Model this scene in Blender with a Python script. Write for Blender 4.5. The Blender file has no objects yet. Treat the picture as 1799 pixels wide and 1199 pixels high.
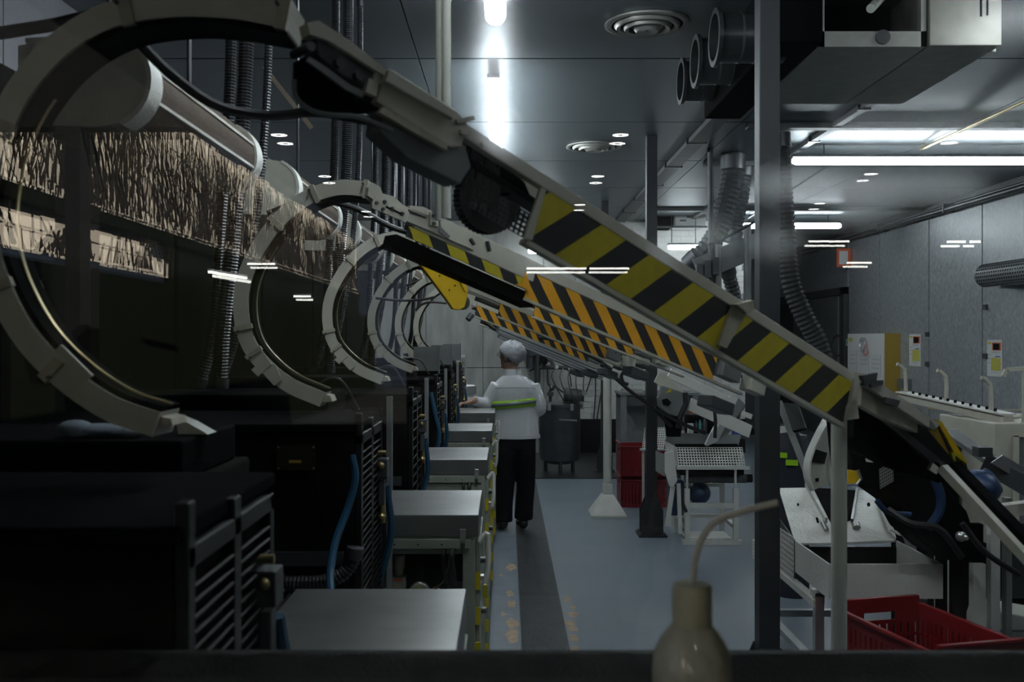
import bpy, bmesh, math, random
from mathutils import Vector, Matrix
random.seed(7)
SC = bpy.context.scene
COL = SC.collection
# ------------------------------------------------------------------ camera
F = 1749.0; VX, VY = 890.0, 595.0; H = 1.7          # pixels of focal length, vanishing point, eye height
cam_d = bpy.data.cameras.new('camera'); cam = bpy.data.objects.new('camera', cam_d); COL.objects.link(cam)
cam_d.sensor_width = 36.0; cam_d.lens = F / 1799 * 36
cam_d.shift_x = (899.5 - VX) / 1799; cam_d.shift_y = -(599.5 - VY) / 1799
cam.location = (0, 0, H); cam.rotation_euler = (math.pi / 2, 0, 0)
cam_d.dof.use_dof = True; cam_d.dof.focus_distance = 7.5; cam_d.dof.aperture_fstop = 7.0
cam_d.clip_start = 0.05
SC.camera = cam
# ------------------------------------------------------------------ world, sun, exposure
w = bpy.data.worlds.new('world'); SC.world = w; w.use_nodes = True
w.node_tree.nodes['Background'].inputs[0].default_value = (0.55, 0.68, 0.9, 1)
w.node_tree.nodes['Background'].inputs[1].default_value = 0.25
sun_d = bpy.data.lights.new('sun', 'SUN'); sun = bpy.data.objects.new('sun', sun_d); COL.objects.link(sun)
sun_d.energy = 300.0; sun_d.angle = 0.01; sun_d.color = (1, .95, .87)
sun.rotation_euler = Vector((-.72, -.35, -.6)).to_track_quat('-Z', 'Y').to_euler()
VS = SC.view_settings
VS.view_transform = 'Standard'; VS.look = 'None'; VS.gamma = 1; VS.use_curve_mapping = False
VS.exposure = 0.0
SC.cycles.use_denoising = True
SC.cycles.max_bounces = 8; SC.cycles.transparent_max_bounces = 16
SC.cycles.sample_clamp_indirect = 4.0
LAMP = 37.0            # strength of the factory tubes

# ------------------------------------------------------------------ helpers
def P(px, py, d):
    return Vector(((px - VX) / F * d, d, H - (py - VY) / F * d))
def hit(px, py, o, n):
    r = P(px, py, 1.0) - Vector((0, 0, H)); c = Vector((0, 0, H))
    return c + r * ((o - c).dot(n) / r.dot(n))
V = Vector
ORD = ['first', 'second', 'third', 'fourth', 'fifth', 'sixth', 'seventh', 'eighth']

class M:
    def __init__(s): s.bm = bmesh.new()
    def quad(s, vs):
        return s.bm.faces.new([s.bm.verts.new(v) for v in vs])
    def obb(s, c, a, b, d):
        c, a, b, d = V(c), V(a), V(b), V(d)
        vs = [s.bm.verts.new(c + a*i + b*j + d*k) for i in (-1, 1) for j in (-1, 1) for k in (-1, 1)]
        for f in ((0,1,3,2),(4,6,7,5),(0,4,5,1),(2,3,7,6),(0,2,6,4),(1,5,7,3)):
            s.bm.faces.new([vs[i] for i in f])
        return s
    def box(s, x0, x1, y0, y1, z0, z1):
        return s.obb(((x0+x1)/2, (y0+y1)/2, (z0+z1)/2), ((x1-x0)/2,0,0), (0,(y1-y0)/2,0), (0,0,(z1-z0)/2))
    def bar(s, p, q, w=.02, h=None, up=(0,0,1)):
        p, q = V(p), V(q); h = h or w; u = q - p; t = u.normalized(); up = V(up)
        if abs(t.dot(up)) > .98: up = V((0, 1, 0))
        sd = t.cross(up).normalized(); n = sd.cross(t)
        return s.obb((p+q)/2, u/2, sd*w/2, n*h/2)
    def prism(s, poly, vec):
        poly = [V(p) for p in poly]; vec = V(vec)
        a = [s.bm.verts.new(p) for p in poly]; b = [s.bm.verts.new(p + vec) for p in poly]
        s.bm.faces.new(a); s.bm.faces.new(b[::-1]); n = len(a)
        for i in range(n): s.bm.faces.new((a[i], b[i], b[(i+1) % n], a[(i+1) % n]))
        return s
    def tube(s, path, r, seg=8, caps=True):
        path = [V(p) for p in path]; n = len(path)
        rs = r if isinstance(r, (list, tuple)) else [r]*n
        ref = None; rings = []
        for i, p in enumerate(path):
            t = (path[min(i+1, n-1)] - path[max(i-1, 0)])
            t = t.normalized() if t.length > 1e-9 else V((0,0,1))
            if ref is None:
                ref = t.orthogonal().normalized()
            ref = (ref - t*ref.dot(t)); ref = ref.normalized() if ref.length > 1e-6 else t.orthogonal().normalized()
            o = t.cross(ref)
            rings.append([s.bm.verts.new(p + (ref*math.cos(a) + o*math.sin(a))*rs[i]) for a in [2*math.pi*k/seg for k in range(seg)]])
        for a, b in zip(rings, rings[1:]):
            for k in range(seg): s.bm.faces.new((a[k], a[(k+1) % seg], b[(k+1) % seg], b[k]))
        if caps:
            s.bm.faces.new(rings[0][::-1]); s.bm.faces.new(rings[-1])
        return s
    def cyl(s, p, q, r, r2=None, seg=14): return s.tube([p, q], [r, r if r2 is None else r2], seg)
    def sweep(s, path, side, hn, hs, off=0.0):
        # rectangular section: half-thickness hn in the bend plane, half-width hs along side; off moves along the normal
        path = [V(p) for p in path]; side = V(side).normalized(); n = len(path); rings = []
        for i, p in enumerate(path):
            t = (path[min(i+1, n-1)] - path[max(i-1, 0)]).normalized(); nn = side.cross(t).normalized()
            rings.append([s.bm.verts.new(p + nn*(off + a*hn) + side*b*hs) for a, b in ((-1,-1),(-1,1),(1,1),(1,-1))])
        for a, b in zip(rings, rings[1:]):
            for k in range(4): s.bm.faces.new((a[k], a[(k+1) % 4], b[(k+1) % 4], b[k]))
        s.bm.faces.new(rings[0][::-1]); s.bm.faces.new(rings[-1]); return s
    def lathe(s, o, prof, seg=20, ax=(0,0,1)):
        o, ax = V(o), V(ax).normalized(); e = ax.orthogonal().normalized(); g = ax.cross(e); rings = []
        for r, h in prof:
            rings.append([s.bm.verts.new(o + ax*h + (e*math.cos(a) + g*math.sin(a))*max(r, 1e-4)) for a in [2*math.pi*k/seg for k in range(seg)]])
        for a, b in zip(rings, rings[1:]):
            for k in range(seg): s.bm.faces.new((a[k], a[(k+1) % seg], b[(k+1) % seg], b[k]))
        s.bm.faces.new(rings[0][::-1]); s.bm.faces.new(rings[-1]); return s
    def ell(s, c, r, seg=14, rot=None):
        c = V(c); r = V(r) if not isinstance(r, (int, float)) else V((r, r, r))
        m = Matrix.Translation(c) @ (rot.to_4x4() if rot else Matrix.Identity(4)) @ Matrix.Diagonal((*r, 1))
        bmesh.ops.create_uvsphere(s.bm, u_segments=seg, v_segments=max(6, seg*2//3), radius=1, matrix=m); return s
    def perf(s, o, u, v, nu, nv, fr=.6, th=None):
        # perforated sheet: nu x nv square holes
        o, u, v = V(o), V(u), V(v); du, dv = u/nu, v/nv; g = (1-fr)/2
        for i in range(nu):
            for j in range(nv):
                b = o + du*i + dv*j
                A = [b, b+du, b+du+dv, b+dv]
                B = [b+du*g+dv*g, b+du*(1-g)+dv*g, b+du*(1-g)+dv*(1-g), b+du*g+dv*(1-g)]
                va = [s.bm.verts.new(x) for x in A]; vb = [s.bm.verts.new(x) for x in B]
                for k in range(4): s.bm.faces.new((va[k], va[(k+1) % 4], vb[(k+1) % 4], vb[k]))
        bmesh.ops.remove_doubles(s.bm, verts=s.bm.verts, dist=1e-5)
        return s

def spline(pts, n=40):
    pts = [V(p) for p in pts]; q = [pts[0]*2 - pts[1]] + pts + [pts[-1]*2 - pts[-2]]; out = []
    k = len(pts) - 1
    for j in range(n + 1):
        t = j / n * k; i = min(int(t), k - 1); f = t - i
        a, b, c, d = q[i:i+4]
        out.append(.5*((2*b) + (c-a)*f + (2*a-5*b+4*c-d)*f*f + (3*b-a-3*c+d)*f**3))
    return out
def resample(path, step):
    out = [path[0].copy()]; acc = 0
    for a, b in zip(path, path[1:]):
        L = (b-a).length; pos = step - acc
        while pos <= L and L > 0:
            out.append(a.lerp(b, pos/L)); pos += step
        acc = (acc + L) % step if L > 0 else acc
    return out

def obj(name, m, mat, parent=None, smooth=False, bevel=0, kind=None, solid=0):
    root = V(parent['_w']) if parent is not None and '_w' in parent else V((0,0,0))
    bm = m.bm
    bmesh.ops.recalc_face_normals(bm, faces=bm.faces)
    if parent is not None: bmesh.ops.translate(bm, verts=bm.verts, vec=-root)
    me = bpy.data.meshes.new(name); bm.to_mesh(me); bm.free()
    me.materials.append(MAT[mat] if isinstance(mat, str) else mat)
    if smooth:
        me.polygons.foreach_set('use_smooth', [True]*len(me.polygons))
        if smooth != 'all':
            me.set_sharp_from_angle(angle=math.radians(40))
    o = bpy.data.objects.new(name, me); COL.objects.link(o)
    if parent is not None:
        o.parent = parent; o['_w'] = list(root)
    if bevel:
        b = o.modifiers.new('bevel', 'BEVEL'); b.width = bevel; b.segments = 2; b.limit_method = 'ANGLE'
    if solid:
        sm = o.modifiers.new('solid', 'SOLIDIFY'); sm.thickness = solid; sm.offset = 0
    if kind: o['kind'] = kind
    return o
def thing(name, label, cat, loc=(0,0,0), group=None):
    o = bpy.data.objects.new(name, None); COL.objects.link(o); o.location = loc; o.empty_display_size = .05
    o['label'] = label; o['category'] = cat; o['_w'] = list(loc)
    if group: o['group'] = group
    return o
def tag(o, label, cat, group=None):
    o['label'] = label; o['category'] = cat
    if group: o['group'] = group
    return o
def solo(name, m, mat, label, cat, group=None, loc=None, **k):
    # a one-mesh thing with its origin at loc
    if loc is not None: bmesh.ops.translate(m.bm, verts=m.bm.verts, vec=-V(loc))
    o = obj(name, m, mat, **k)
    if loc is not None: o.location = loc
    return tag(o, label, cat, group)
def struct(name, m, mat, **k):
    return obj(name, m, mat, kind='structure', **k)
def dup(root, off, label=None):
    r = root.copy(); COL.objects.link(r); r.location = root.location + V(off)
    if label: r['label'] = label
    for ch in list(root.children):
        c = ch.copy(); COL.objects.link(c); c.parent = r
        for g in list(ch.children):
            d = g.copy(); COL.objects.link(d); d.parent = c
    return r

# ------------------------------------------------------------------ materials
MAT = {}
def mat(name, col, rough=.5, metal=0.0, var=0.0, scale=8.0, bump=0.0, bscale=60.0, stretch=(1,1,1), rvar=0.0, col2=None, spec=None):
    m = bpy.data.materials.new(name); m.use_nodes = True; nt = m.node_tree; b = nt.nodes['Principled BSDF']
    b.inputs['Base Color'].default_value = (*col, 1); b.inputs['Roughness'].default_value = rough; b.inputs['Metallic'].default_value = metal
    if spec is not None: b.inputs['Specular IOR Level'].default_value = spec
    if var or bump or rvar or col2:
        tc = nt.nodes.new('ShaderNodeTexCoord'); mp = nt.nodes.new('ShaderNodeMapping'); mp.inputs['Scale'].default_value = stretch
        nt.links.new(tc.outputs['Object'], mp.inputs[0])
        n = nt.nodes.new('ShaderNodeTexNoise'); n.inputs['Scale'].default_value = scale; n.inputs['Detail'].default_value = 4; n.inputs['Roughness'].default_value = .55
        nt.links.new(mp.outputs[0], n.inputs['Vector'])
        if var or col2:
            r = nt.nodes.new('ShaderNodeValToRGB'); e = r.color_ramp.elements
            e[0].position = .2; e[1].position = .8
            c2 = col2 or tuple(min(1, c*(1+var)) for c in col)
            e[0].color = (*[c*(1-var) for c in col], 1); e[1].color = (*c2, 1)
            nt.links.new(n.outputs[0], r.inputs[0]); nt.links.new(r.outputs[0], b.inputs['Base Color'])
        if rvar:
            mr = nt.nodes.new('ShaderNodeMapRange'); mr.inputs['To Min'].default_value = max(.02, rough-rvar); mr.inputs['To Max'].default_value = rough+rvar
            mr.inputs['From Min'].default_value = .2; mr.inputs['From Max'].default_value = .8
            nt.links.new(n.outputs[0], mr.inputs[0]); nt.links.new(mr.outputs[0], b.inputs['Roughness'])
        if bump:
            n2 = nt.nodes.new('ShaderNodeTexNoise'); n2.inputs['Scale'].default_value = bscale; n2.inputs['Detail'].default_value = 4
            nt.links.new(mp.outputs[0], n2.inputs['Vector'])
            bp = nt.nodes.new('ShaderNodeBump'); bp.inputs['Strength'].default_value = bump; bp.inputs['Distance'].default_value = .01
            nt.links.new(n2.outputs[0], bp.inputs['Height']); nt.links.new(bp.outputs[0], b.inputs['Normal'])
    MAT[name] = m; return m
def emit(name, col, s):
    m = bpy.data.materials.new(name); m.use_nodes = True; nt = m.node_tree; nt.nodes.clear()
    e = nt.nodes.new('ShaderNodeEmission'); e.inputs[0].default_value = (*col, 1); e.inputs[1].default_value = s
    o = nt.nodes.new('ShaderNodeOutputMaterial'); nt.links.new(e.outputs[0], o.inputs[0]); MAT[name] = m
mat('beige', (.50, .48, .40), .42, 0, .12, 14, .12, 220)
mat('beige_dirty', (.40, .37, .29), .5, 0, .3, 18, .15, 120)
mat('white', (.66, .66, .60), .38, 0, .1, 9, .25, 90)
mat('white_gloss', (.68, .68, .62), .18, 0, .12, 7, .5, 45)
mat('whitepole', (.56, .57, .50), .45, 0, .12, 12, .1, 80)
mat('greygreen', (.25, .27, .22), .45, 0, .25, 5, .15, 120)
mat('steel', (.50, .50, .49), .33, .85, .3, 7, 0, 200, (1,1,1), .1)
mat('steel_top', (.23, .23, .227), .33, .85, .35, 4, 0, 150, (1,1.6,1))
mat('steel_dark', (.09, .095, .10), .4, .8, .25, 9)
mat('alu', (.55, .56, .56), .35, .8, .12, 12)
mat('wall_steel', (.36, .38, .39), .42, .35, .4, 34, .2, 60, (1,1,.6), .08)
mat('wall_back_steel', (.42, .42, .39), .45, .45, .5, 2.2, .15, 60, (2.2,1,.5), .12)
mat('wall_panel', (.16, .165, .185), .5, .1, .08, 6, .05, 60)
mat('ceil', (.14, .163, .176), .46, .6, .15, 5, 0, 60, (1,1,1), .06)
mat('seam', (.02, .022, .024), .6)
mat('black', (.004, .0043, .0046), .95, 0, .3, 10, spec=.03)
mat('black_gloss', (.012, .013, .015), .22)
mat('dark_body', (.007, .0068, .0055), .9, 0, .5, 6, .2, 60, spec=.05)
mat('dark_grey', (.06, .064, .068), .5, .3, .3, 9)
mat('mid_grey', (.17, .18, .18), .5, .3, .2, 9)
mat('post', (.016, .018, .022), .5, 0, .2, 8)
mat('hose', (.02, .021, .024), .34)
mat('duct_hose', (.05, .055, .058), .5, 0, .1, 20)
mat('hose_dull', (.02, .022, .024), .75)
mat('duct_dark', (.03, .033, .035), .35, .3, .2, 10)
mat('rubber', (.01, .01, .011), .5)
mat('yellow', (.50, .41, .012), .5, 0, .12, 30)
mat('orange', (.80, .36, .008), .5, 0, .1, 30)
mat('yellow_guard', (.68, .43, .008), .42, 0, .06, 14)
mat('tape_black', (.011, .012, .0135), .5, 0, .2, 20)
mat('red', (.19, .005, .009), .38, 0, .15, 6)
mat('red_cap', (.62, .03, .015), .4)
mat('blue', (.008, .03, .085), .45, .1, .2, 12)
mat('blue_hose', (.015, .08, .15), .4)
mat('teal', (.05, .28, .26), .4)
mat('brass', (.45, .36, .17), .3, .9)
mat('lime', (.32, .62, .01), .5)
mat('reflector', (.22, .24, .26), .35, .3)
mat('fleece', (.72, .73, .745), .95, 0, .06, 60, .5, 260)
mat('trousers', (.004, .004, .0055), .9, 0, .2, 30, spec=.15)
mat('navy', (.012, .015, .026), .8)
mat('skin', (.42, .24, .17), .5, 0, .08, 20)
mat('hair', (.02, .014, .01), .6)
mat('net', (.50, .51, .53), .9, 0, .28, 75, 1.0, 140)
mat('shoe', (.01, .01, .011), .5)
mat('paper', (.62, .62, .6), .7, 0, .03, 10)
mat('board', (.66, .66, .64), .5, 0, .03, 10)
mat('ochre', (.42, .27, .03), .6)
mat('print_grey', (.32, .33, .33), .7)
mat('print_dark', (.04, .045, .05), .6)
mat('print_yellow', (.50, .47, .07), .7, 0, .25, 40)
mat('print_red', (.6, .12, .05), .7)
mat('print_blue', (.05, .1, .3), .7)
mat('print_green', (.05, .3, .12), .7)
mat('brick_white', (.55, .55, .52), .8, 0, .12, 4, .6, 14)
mat('mortar', (.46, .46, .44), .9, 0, .1, 8)
mat('dado', (.005, .005, .006), .7, spec=.2)
mat('floor', (.165, .20, .235), .36, 0, .16, 1.6, 0, 18, (1,1,1), .1)
mat('kerb', (.16, .19, .22), .5, 0, .2, 5, .25, 25)
mat('worn', (.42, .31, .21), .8, 0, .3, 22)
mat('mat_dark', (.015, .017, .018), .45, 0, .3, 5)
mat('amber', (.50, .51, .40), .15, 0, .15, 30)
mat('sill', (.010, .011, .009), .85, 0, .3, 80, .6, 200)
mat('stone', (.54, .48, .395), .9, 0, .45, 1.3, .4, 14, (1,1,1))
mat('vine', (.003, .0025, .002), .95, spec=0.0)
mat('hedge', (.0006, .0007, .0004), .95, spec=0.0)
mat('dark_hall', (.002, .002, .002), .95, spec=0.0)
mat('hall_wall', (.03, .03, .032), .9, spec=0.0)
mat('transp', (.5, .5, .5), .1)
mat('steel_warm', (.27, .26, .23), .45, .5, .2, 10, 0)
mat('alu_dark', (.34, .34, .31), .4, .5, .15, 12)
mat('brace_brown', (.14, .11, .08), .5)
mat('cloth_blue', (.14, .17, .20), .9)
mat('seam_grey', (.2, .2, .21), .9)
mat('cap_olive', (.46, .46, .32), .45)
mat('tube_pale', (.66, .65, .54), .4)
emit('tube', (.86, .94, 1.0), LAMP)
emit('hall_ring', (1.0, .98, .95), 36.0)
emit('hall_tube', (1.0, .98, .90), 22.0)

def checker():
    m = mat('checker_plate', (.07, .075, .08), .42, .6, .2, 5); nt = m.node_tree; b = nt.nodes['Principled BSDF']
    tc = nt.nodes.new('ShaderNodeTexCoord'); hs = []
    for ang in (.6, -.6):
        mp = nt.nodes.new('ShaderNodeMapping'); mp.inputs['Rotation'].default_value = (0, 0, ang); nt.links.new(tc.outputs['Object'], mp.inputs[0])
        wv = nt.nodes.new('ShaderNodeTexWave'); wv.inputs['Scale'].default_value = 16; nt.links.new(mp.outputs[0], wv.inputs[0]); hs.append(wv)
    mx = nt.nodes.new('ShaderNodeMath'); mx.operation = 'MAXIMUM'; nt.links.new(hs[0].outputs[1], mx.inputs[0]); nt.links.new(hs[1].outputs[1], mx.inputs[1])
    bp = nt.nodes.new('ShaderNodeBump'); bp.inputs['Strength'].default_value = .8; bp.inputs['Distance'].default_value = .006
    nt.links.new(mx.outputs[0], bp.inputs['Height']); nt.links.new(bp.outputs[0], b.inputs['Normal'])
checker()
def pane_mat():
    # clear window sheet, a little dusty: mirror reflection by Fresnel, the rest straight through, a trace of rough scatter
    m = bpy.data.materials.new('window_glass'); m.use_nodes = True; nt = m.node_tree; nt.nodes.clear()
    t = nt.nodes.new('ShaderNodeBsdfTransparent'); t.inputs[0].default_value = (.95, .965, .96, 1)
    r = nt.nodes.new('ShaderNodeBsdfRefraction'); r.inputs['IOR'].default_value = 1.15; r.inputs['Roughness'].default_value = .33
    g = nt.nodes.new('ShaderNodeBsdfGlossy'); g.inputs['Roughness'].default_value = 0.0
    f = nt.nodes.new('ShaderNodeFresnel'); f.inputs[0].default_value = 1.62
    a = nt.nodes.new('ShaderNodeMixShader'); a.inputs[0].default_value = .02
    b = nt.nodes.new('ShaderNodeMixShader'); o = nt.nodes.new('ShaderNodeOutputMaterial')
    nt.links.new(t.outputs[0], a.inputs[1]); nt.links.new(r.outputs[0], a.inputs[2])
    nt.links.new(f.outputs[0], b.inputs[0]); nt.links.new(a.outputs[0], b.inputs[1]); nt.links.new(g.outputs[0], b.inputs[2])
    nt.links.new(b.outputs[0], o.inputs[0]); MAT['window_glass'] = m
pane_mat()
def clear_mat():
    m = bpy.data.materials.new('clear_plastic'); m.use_nodes = True; nt = m.node_tree; nt.nodes.clear()
    t = nt.nodes.new('ShaderNodeBsdfTransparent'); t.inputs[0].default_value = (.55, .56, .55, 1)
    g = nt.nodes.new('ShaderNodeBsdfGlossy'); g.inputs['Roughness'].default_value = .12
    b = nt.nodes.new('ShaderNodeMixShader'); b.inputs[0].default_value = .16; o = nt.nodes.new('ShaderNodeOutputMaterial')
    nt.links.new(t.outputs[0], b.inputs[1]); nt.links.new(g.outputs[0], b.inputs[2]); nt.links.new(b.outputs[0], o.inputs[0]); MAT['clear_plastic'] = m
clear_mat()

# ================================================================== THE SETTING
XL, XR, YB, YF, ZC = -2.3, 5.6, 14.8, 1.16, H + 1.75
TILT = .0017
GAP = .09                                            # distance between the two sheets of the window
struct('floor', M().box(XL-.2, XR+.2, YF-.05, 21.2, -.1, 0), 'floor')
o = struct('kerb', M().box(-.14, .08, 1.3, 12.0, 0, .035), 'kerb', bevel=.006)
# worn paint patches on kerb and floor (flat chips, proud of the paint by a hair)
wm = M()
def blob(cx, cy, rx, ry, z):
    n = 11; wm.prism([(cx+rx*math.cos(2*math.pi*i/n)*random.uniform(.55, 1.15), cy+ry*math.sin(2*math.pi*i/n)*random.uniform(.55, 1.15), z) for i in range(n)], (0,0,.0008))
for cx, cy, rx, ry in ((.03,7.25,.05,.13),(.02,6.5,.03,.09),(.03,6.25,.035,.11),(.03,5.8,.045,.12),(.035,5.55,.045,.16),(-.02,6.0,.02,.06),(-.04,7.0,.018,.05)): blob(cx, cy, rx, ry, .0345)
for i in range(9): blob(.37+random.uniform(0,.05), 5.3+i*.16+random.uniform(-.05,.05), random.uniform(.015,.045), random.uniform(.05,.11), -.0004)
struct('floor_wear', wm, 'worn')
pl = struct('floor_plate', M().box(.085, .345, 1.3, 1.35, .0, .006), 'checker_plate')
for a, b in ((1.36, 3.3), (3.31, 6.575), (6.58, 9.4), (9.405, 11.9)):
    obj('plate', M().box(.085, .345, a, b, 0, .008), 'checker_plate', pl)
struct('floor_mat', M().box(.2, 1.35, 12.05, 14.75, 0, .01), 'mat_dark')
struct('floor_hall', M().box(-8, 8, -34, YF-.05, -.1, 0), 'dark_hall')

# ceiling of separate sheet-metal panels, dark joints between
ce = struct('ceiling', M().box(XL-.2, XR+.2, YF-.1, 21.2, ZC+.03, ZC+.15), 'seam')
xs = [XL, -.55, 1.9, 3.75, XR]
ys = [1.1, 2.65, 4.42, 6.22, 8.05, 9.8, 11.55, 13.3, 15.0, 16.8, 18.6, 21.0]
for i in range(4):
    for j in range(len(ys)-1):
        obj('panel', M().box(xs[i]+.004, xs[i+1]-.004, ys[j]+.012, ys[j+1]-.012, ZC, ZC+.03), 'ceil', ce)
# right wall
wr = struct('wall_right', M().box(XR+.03, XR+.2, YF-.1, 21.2, 0, ZC+.1), 'seam')
yy = [1.1, 3.3, 5.6, 7.8, 9.9, 11.72, 13.2, 14.95, 16.3]
for a, b in zip(yy, yy[1:]):
    obj('panel', M().box(XR, XR+.03, a+.014, b-.014, 0, ZC-.02), 'wall_steel', wr)
obj('panel', M().box(XR, XR+.03, 16.35, 21.0, 2.55, ZC-.02), 'wall_steel', wr)
dr = struct('door_1', M().box(XR-.01, XR+.03, 16.7, 19.4, 0, 2.42), 'mid_grey')
obj('door_frame', M().box(XR-.05, XR+.03, 16.4, 16.58, 0, 2.55).box(XR-.05, XR+.03, 16.4, 19.6, 2.43, 2.55), 'dark_grey', dr)
obj('door_leaf', M().box(XR-.03, XR, 16.75, 18.0, .02, 2.4), 'mid_grey', dr)
# pipe and conduit under the ceiling along the right wall
cp = thing('conduit', 'long grey conduit running under the ceiling along the right steel wall', 'pipe', (XR-.09, 1.2, ZC-.12))
obj('pipe', M().cyl((XR-.12, 1.3, ZC-.14), (XR-.12, 20.9, ZC-.14), .035), 'steel_dark', cp, True)
for y in (8, 10.2, 12.4, 14.6, 16.8): obj('clip', M().box(XR-.16, XR-.02, y, y+.03, ZC-.18, ZC-.07), 'steel_dark', cp)
tr = struct('trim_1', M().box(XR-.05, XR, YF, 21, ZC-.06, ZC), 'dark_grey')
# back wall: stained steel on the left, white-washed bricks with a black dado on the right
wb = struct('wall_back', M().box(XL-.2, 3.55, YB+.03, YB+.25, 0, ZC+.1), 'seam')
xb = [XL, -1.2, -.35, .55, 1.03]
for a, b in zip(xb, xb[1:]):
    obj('panel', M().box(a+.004, b-.004, YB, YB+.03, 1.27, ZC), 'wall_back_steel', wb)
    obj('panel', M().box(a+.004, b-.004, YB-.012, YB+.03, 0, 1.26), 'wall_back_steel', wb)
wb2 = struct('wall_back_brick', M().box(1.03, 3.55, YB+.012, YB+.03, 0, ZC), 'mortar')
obj('dado', M().box(1.03, 3.55, YB-.002, YB+.012, 0, .5), 'dado', wb2)
bm_w, bm_h = .24, .085
row = 0; z = .5
while z < ZC-.05:
    x = 1.03 - (bm_w/2 if row % 2 else 0)
    while x < 3.55:
        a, b = max(1.03, x)+.004, min(3.55, x+bm_w)-.004
        if b - a > .03: obj('brick', M().box(a, b, YB-.002+random.uniform(0,.004), YB+.014, z+.003, min(ZC, z+bm_h)-.003), 'brick_white', wb2)
        x += bm_w
    z += bm_h; row += 1
struct('wall_alcove', M().box(3.5, 3.55, YB, 21, 0, ZC).box(3.5, XR+.2, 21, 21.2, 0, ZC), 'wall_panel')
# left wall: painted panels
wl = struct('wall_left', M().box(XL-.2, XL-.03, YF-.1, YB+.2, 0, ZC+.1), 'seam')
for k in range(12):
    obj('panel', M().box(XL-.03, XL, 1.1+1.15*k+.006, 1.1+1.15*(k+1)-.006, 0, ZC), 'wall_panel', wl)
# front wall with the viewing window
wf = struct('wall_front', M().box(XL-.2, -1.3, YF-.05, YF+GAP+.05, 0, ZC+.1).box(1.3, XR+.2, YF-.05, YF+GAP+.05, 0, ZC+.1)
            .box(-1.3, 1.3, YF-.05, YF+GAP+.05, 0, 1.25).box(-1.3, 1.3, YF-.05, YF+GAP+.05, 2.75, ZC+.1), 'hall_wall')
wn = struct('window_1', M().box(-1.3, 1.3, YF-.03, YF+GAP+.03, 1.25, 1.28), 'sill')
for y in (YF, YF+GAP):
    tl = 0 if y == YF else TILT                      # the second sheet leans by a hair, which doubles the mirrored lamps
    m_ = M(); m_.quad([(-1.3, y-.42*tl, 1.28), (1.3, y-.42*tl, 1.28), (1.3, y+1.05*tl, 2.75), (-1.3, y+1.05*tl, 2.75)])
    obj('pane', m_, 'window_glass', wn)
ZS = H - (1140-VY)/F*(YF+GAP+.02)
obj('sill', M().box(-1.3, 1.3, .86, YF+GAP+.02, ZS-.05, ZS), 'sill', wn, bevel=.006)

# ================================================================== THE HALL BEHIND THE CAMERA (seen mirrored in the panes)
HX0 = -1.85
struct('ceiling_hall', M().box(HX0, 8, -16, YF-.05, H+1.3, H+1.42), 'dark_hall')
struct('wall_hall', M().box(8, 8.2, -16, YF, 0, H+1.4).box(HX0, 8.2, -16.2, -16, 0, H+1.42), 'hall_wall')
def mir(px, py, d): 
    p = P(px, py, d); return V((p.x, 2*YF - d, p.z))
for (px, py) in ((490,236),(571,309),(643,371),(1090,236),(1050,309),(1019,359),(1690,235),(1530,305),(1440,357)):
    d = F*1.3/(VY-py); p = mir(px, py, d); p.z = H+1.3
    t = thing('downlight', 'small ring-shaped white ceiling downlight mirrored in the viewing window', 'light', p, 'ring downlights of the hall')
    m_ = M(); seg = 20
    for r0, r1 in ((.018, .052),):
        a = [m_.bm.verts.new((p.x+r0*math.cos(2*math.pi*k/seg), p.y+r0*math.sin(2*math.pi*k/seg), p.z-.006)) for k in range(seg)]
        b = [m_.bm.verts.new((p.x+r1*math.cos(2*math.pi*k/seg), p.y+r1*math.sin(2*math.pi*k/seg), p.z-.006)) for k in range(seg)]
        for k in range(seg): m_.bm.faces.new((a[k], a[(k+1) % seg], b[(k+1) % seg], b[k]))
    obj('diffuser', m_, 'hall_ring', t); obj('rim', M().lathe((p.x,p.y,p.z-.004), [(.056,0),(.056,.004)], 20), 'dark_grey', t)
for x in (-1.42, .35, 2.87):  # unseen lamps added to brighten the bottle on the sill
    p = V((x, -.6, H+1.3)); t = thing('downlight', 'small white fill downlight added out of view to brighten the bottle on the sill', 'light', p, 'added fill downlights above the viewing window')
    obj('diffuser', M().lathe((p.x, p.y, p.z-.006), [(.052, 0), (.052, .002)], 20), 'hall_ring', t); obj('rim', M().lathe((p.x,p.y,p.z-.004), [(.058,.001),(.058,.004)], 20), 'dark_grey', t)
for (xa, xb_, py, d) in ((925,1030,472,15.2),(1036,1105,472,15.2),(1421,1492,424,13.2),(1664,1696,425,13.2),(1704,1722,425,13.2),(1488,1531,462,16.5),
                         (435,483,464,17.0),(151,203,542,14.5),(8,56,523,14.5),(2,78,532,14.5),(8,88,541,14.5),(0,55,559,14.5),(27,84,567,14.3),(305,327,466,16),(367,385,478,11.5),(516,546,521,16)):
    p, q = mir(xa, py, d), mir(xb_, py, d)
    if xa in (305, 367): q.y -= 1.2
    t = thing('hall_light', 'thin strip light of the hall mirrored in the viewing window', 'light', (p+q)/2, 'strip lights of the hall')
    obj('tube', M().bar(p, q, .03, .03), 'hall_tube', t); obj('housing', M().bar(p+V((0,0,.025)), q+V((0,0,.025)), .04, .02), 'dark_grey', t)
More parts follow.
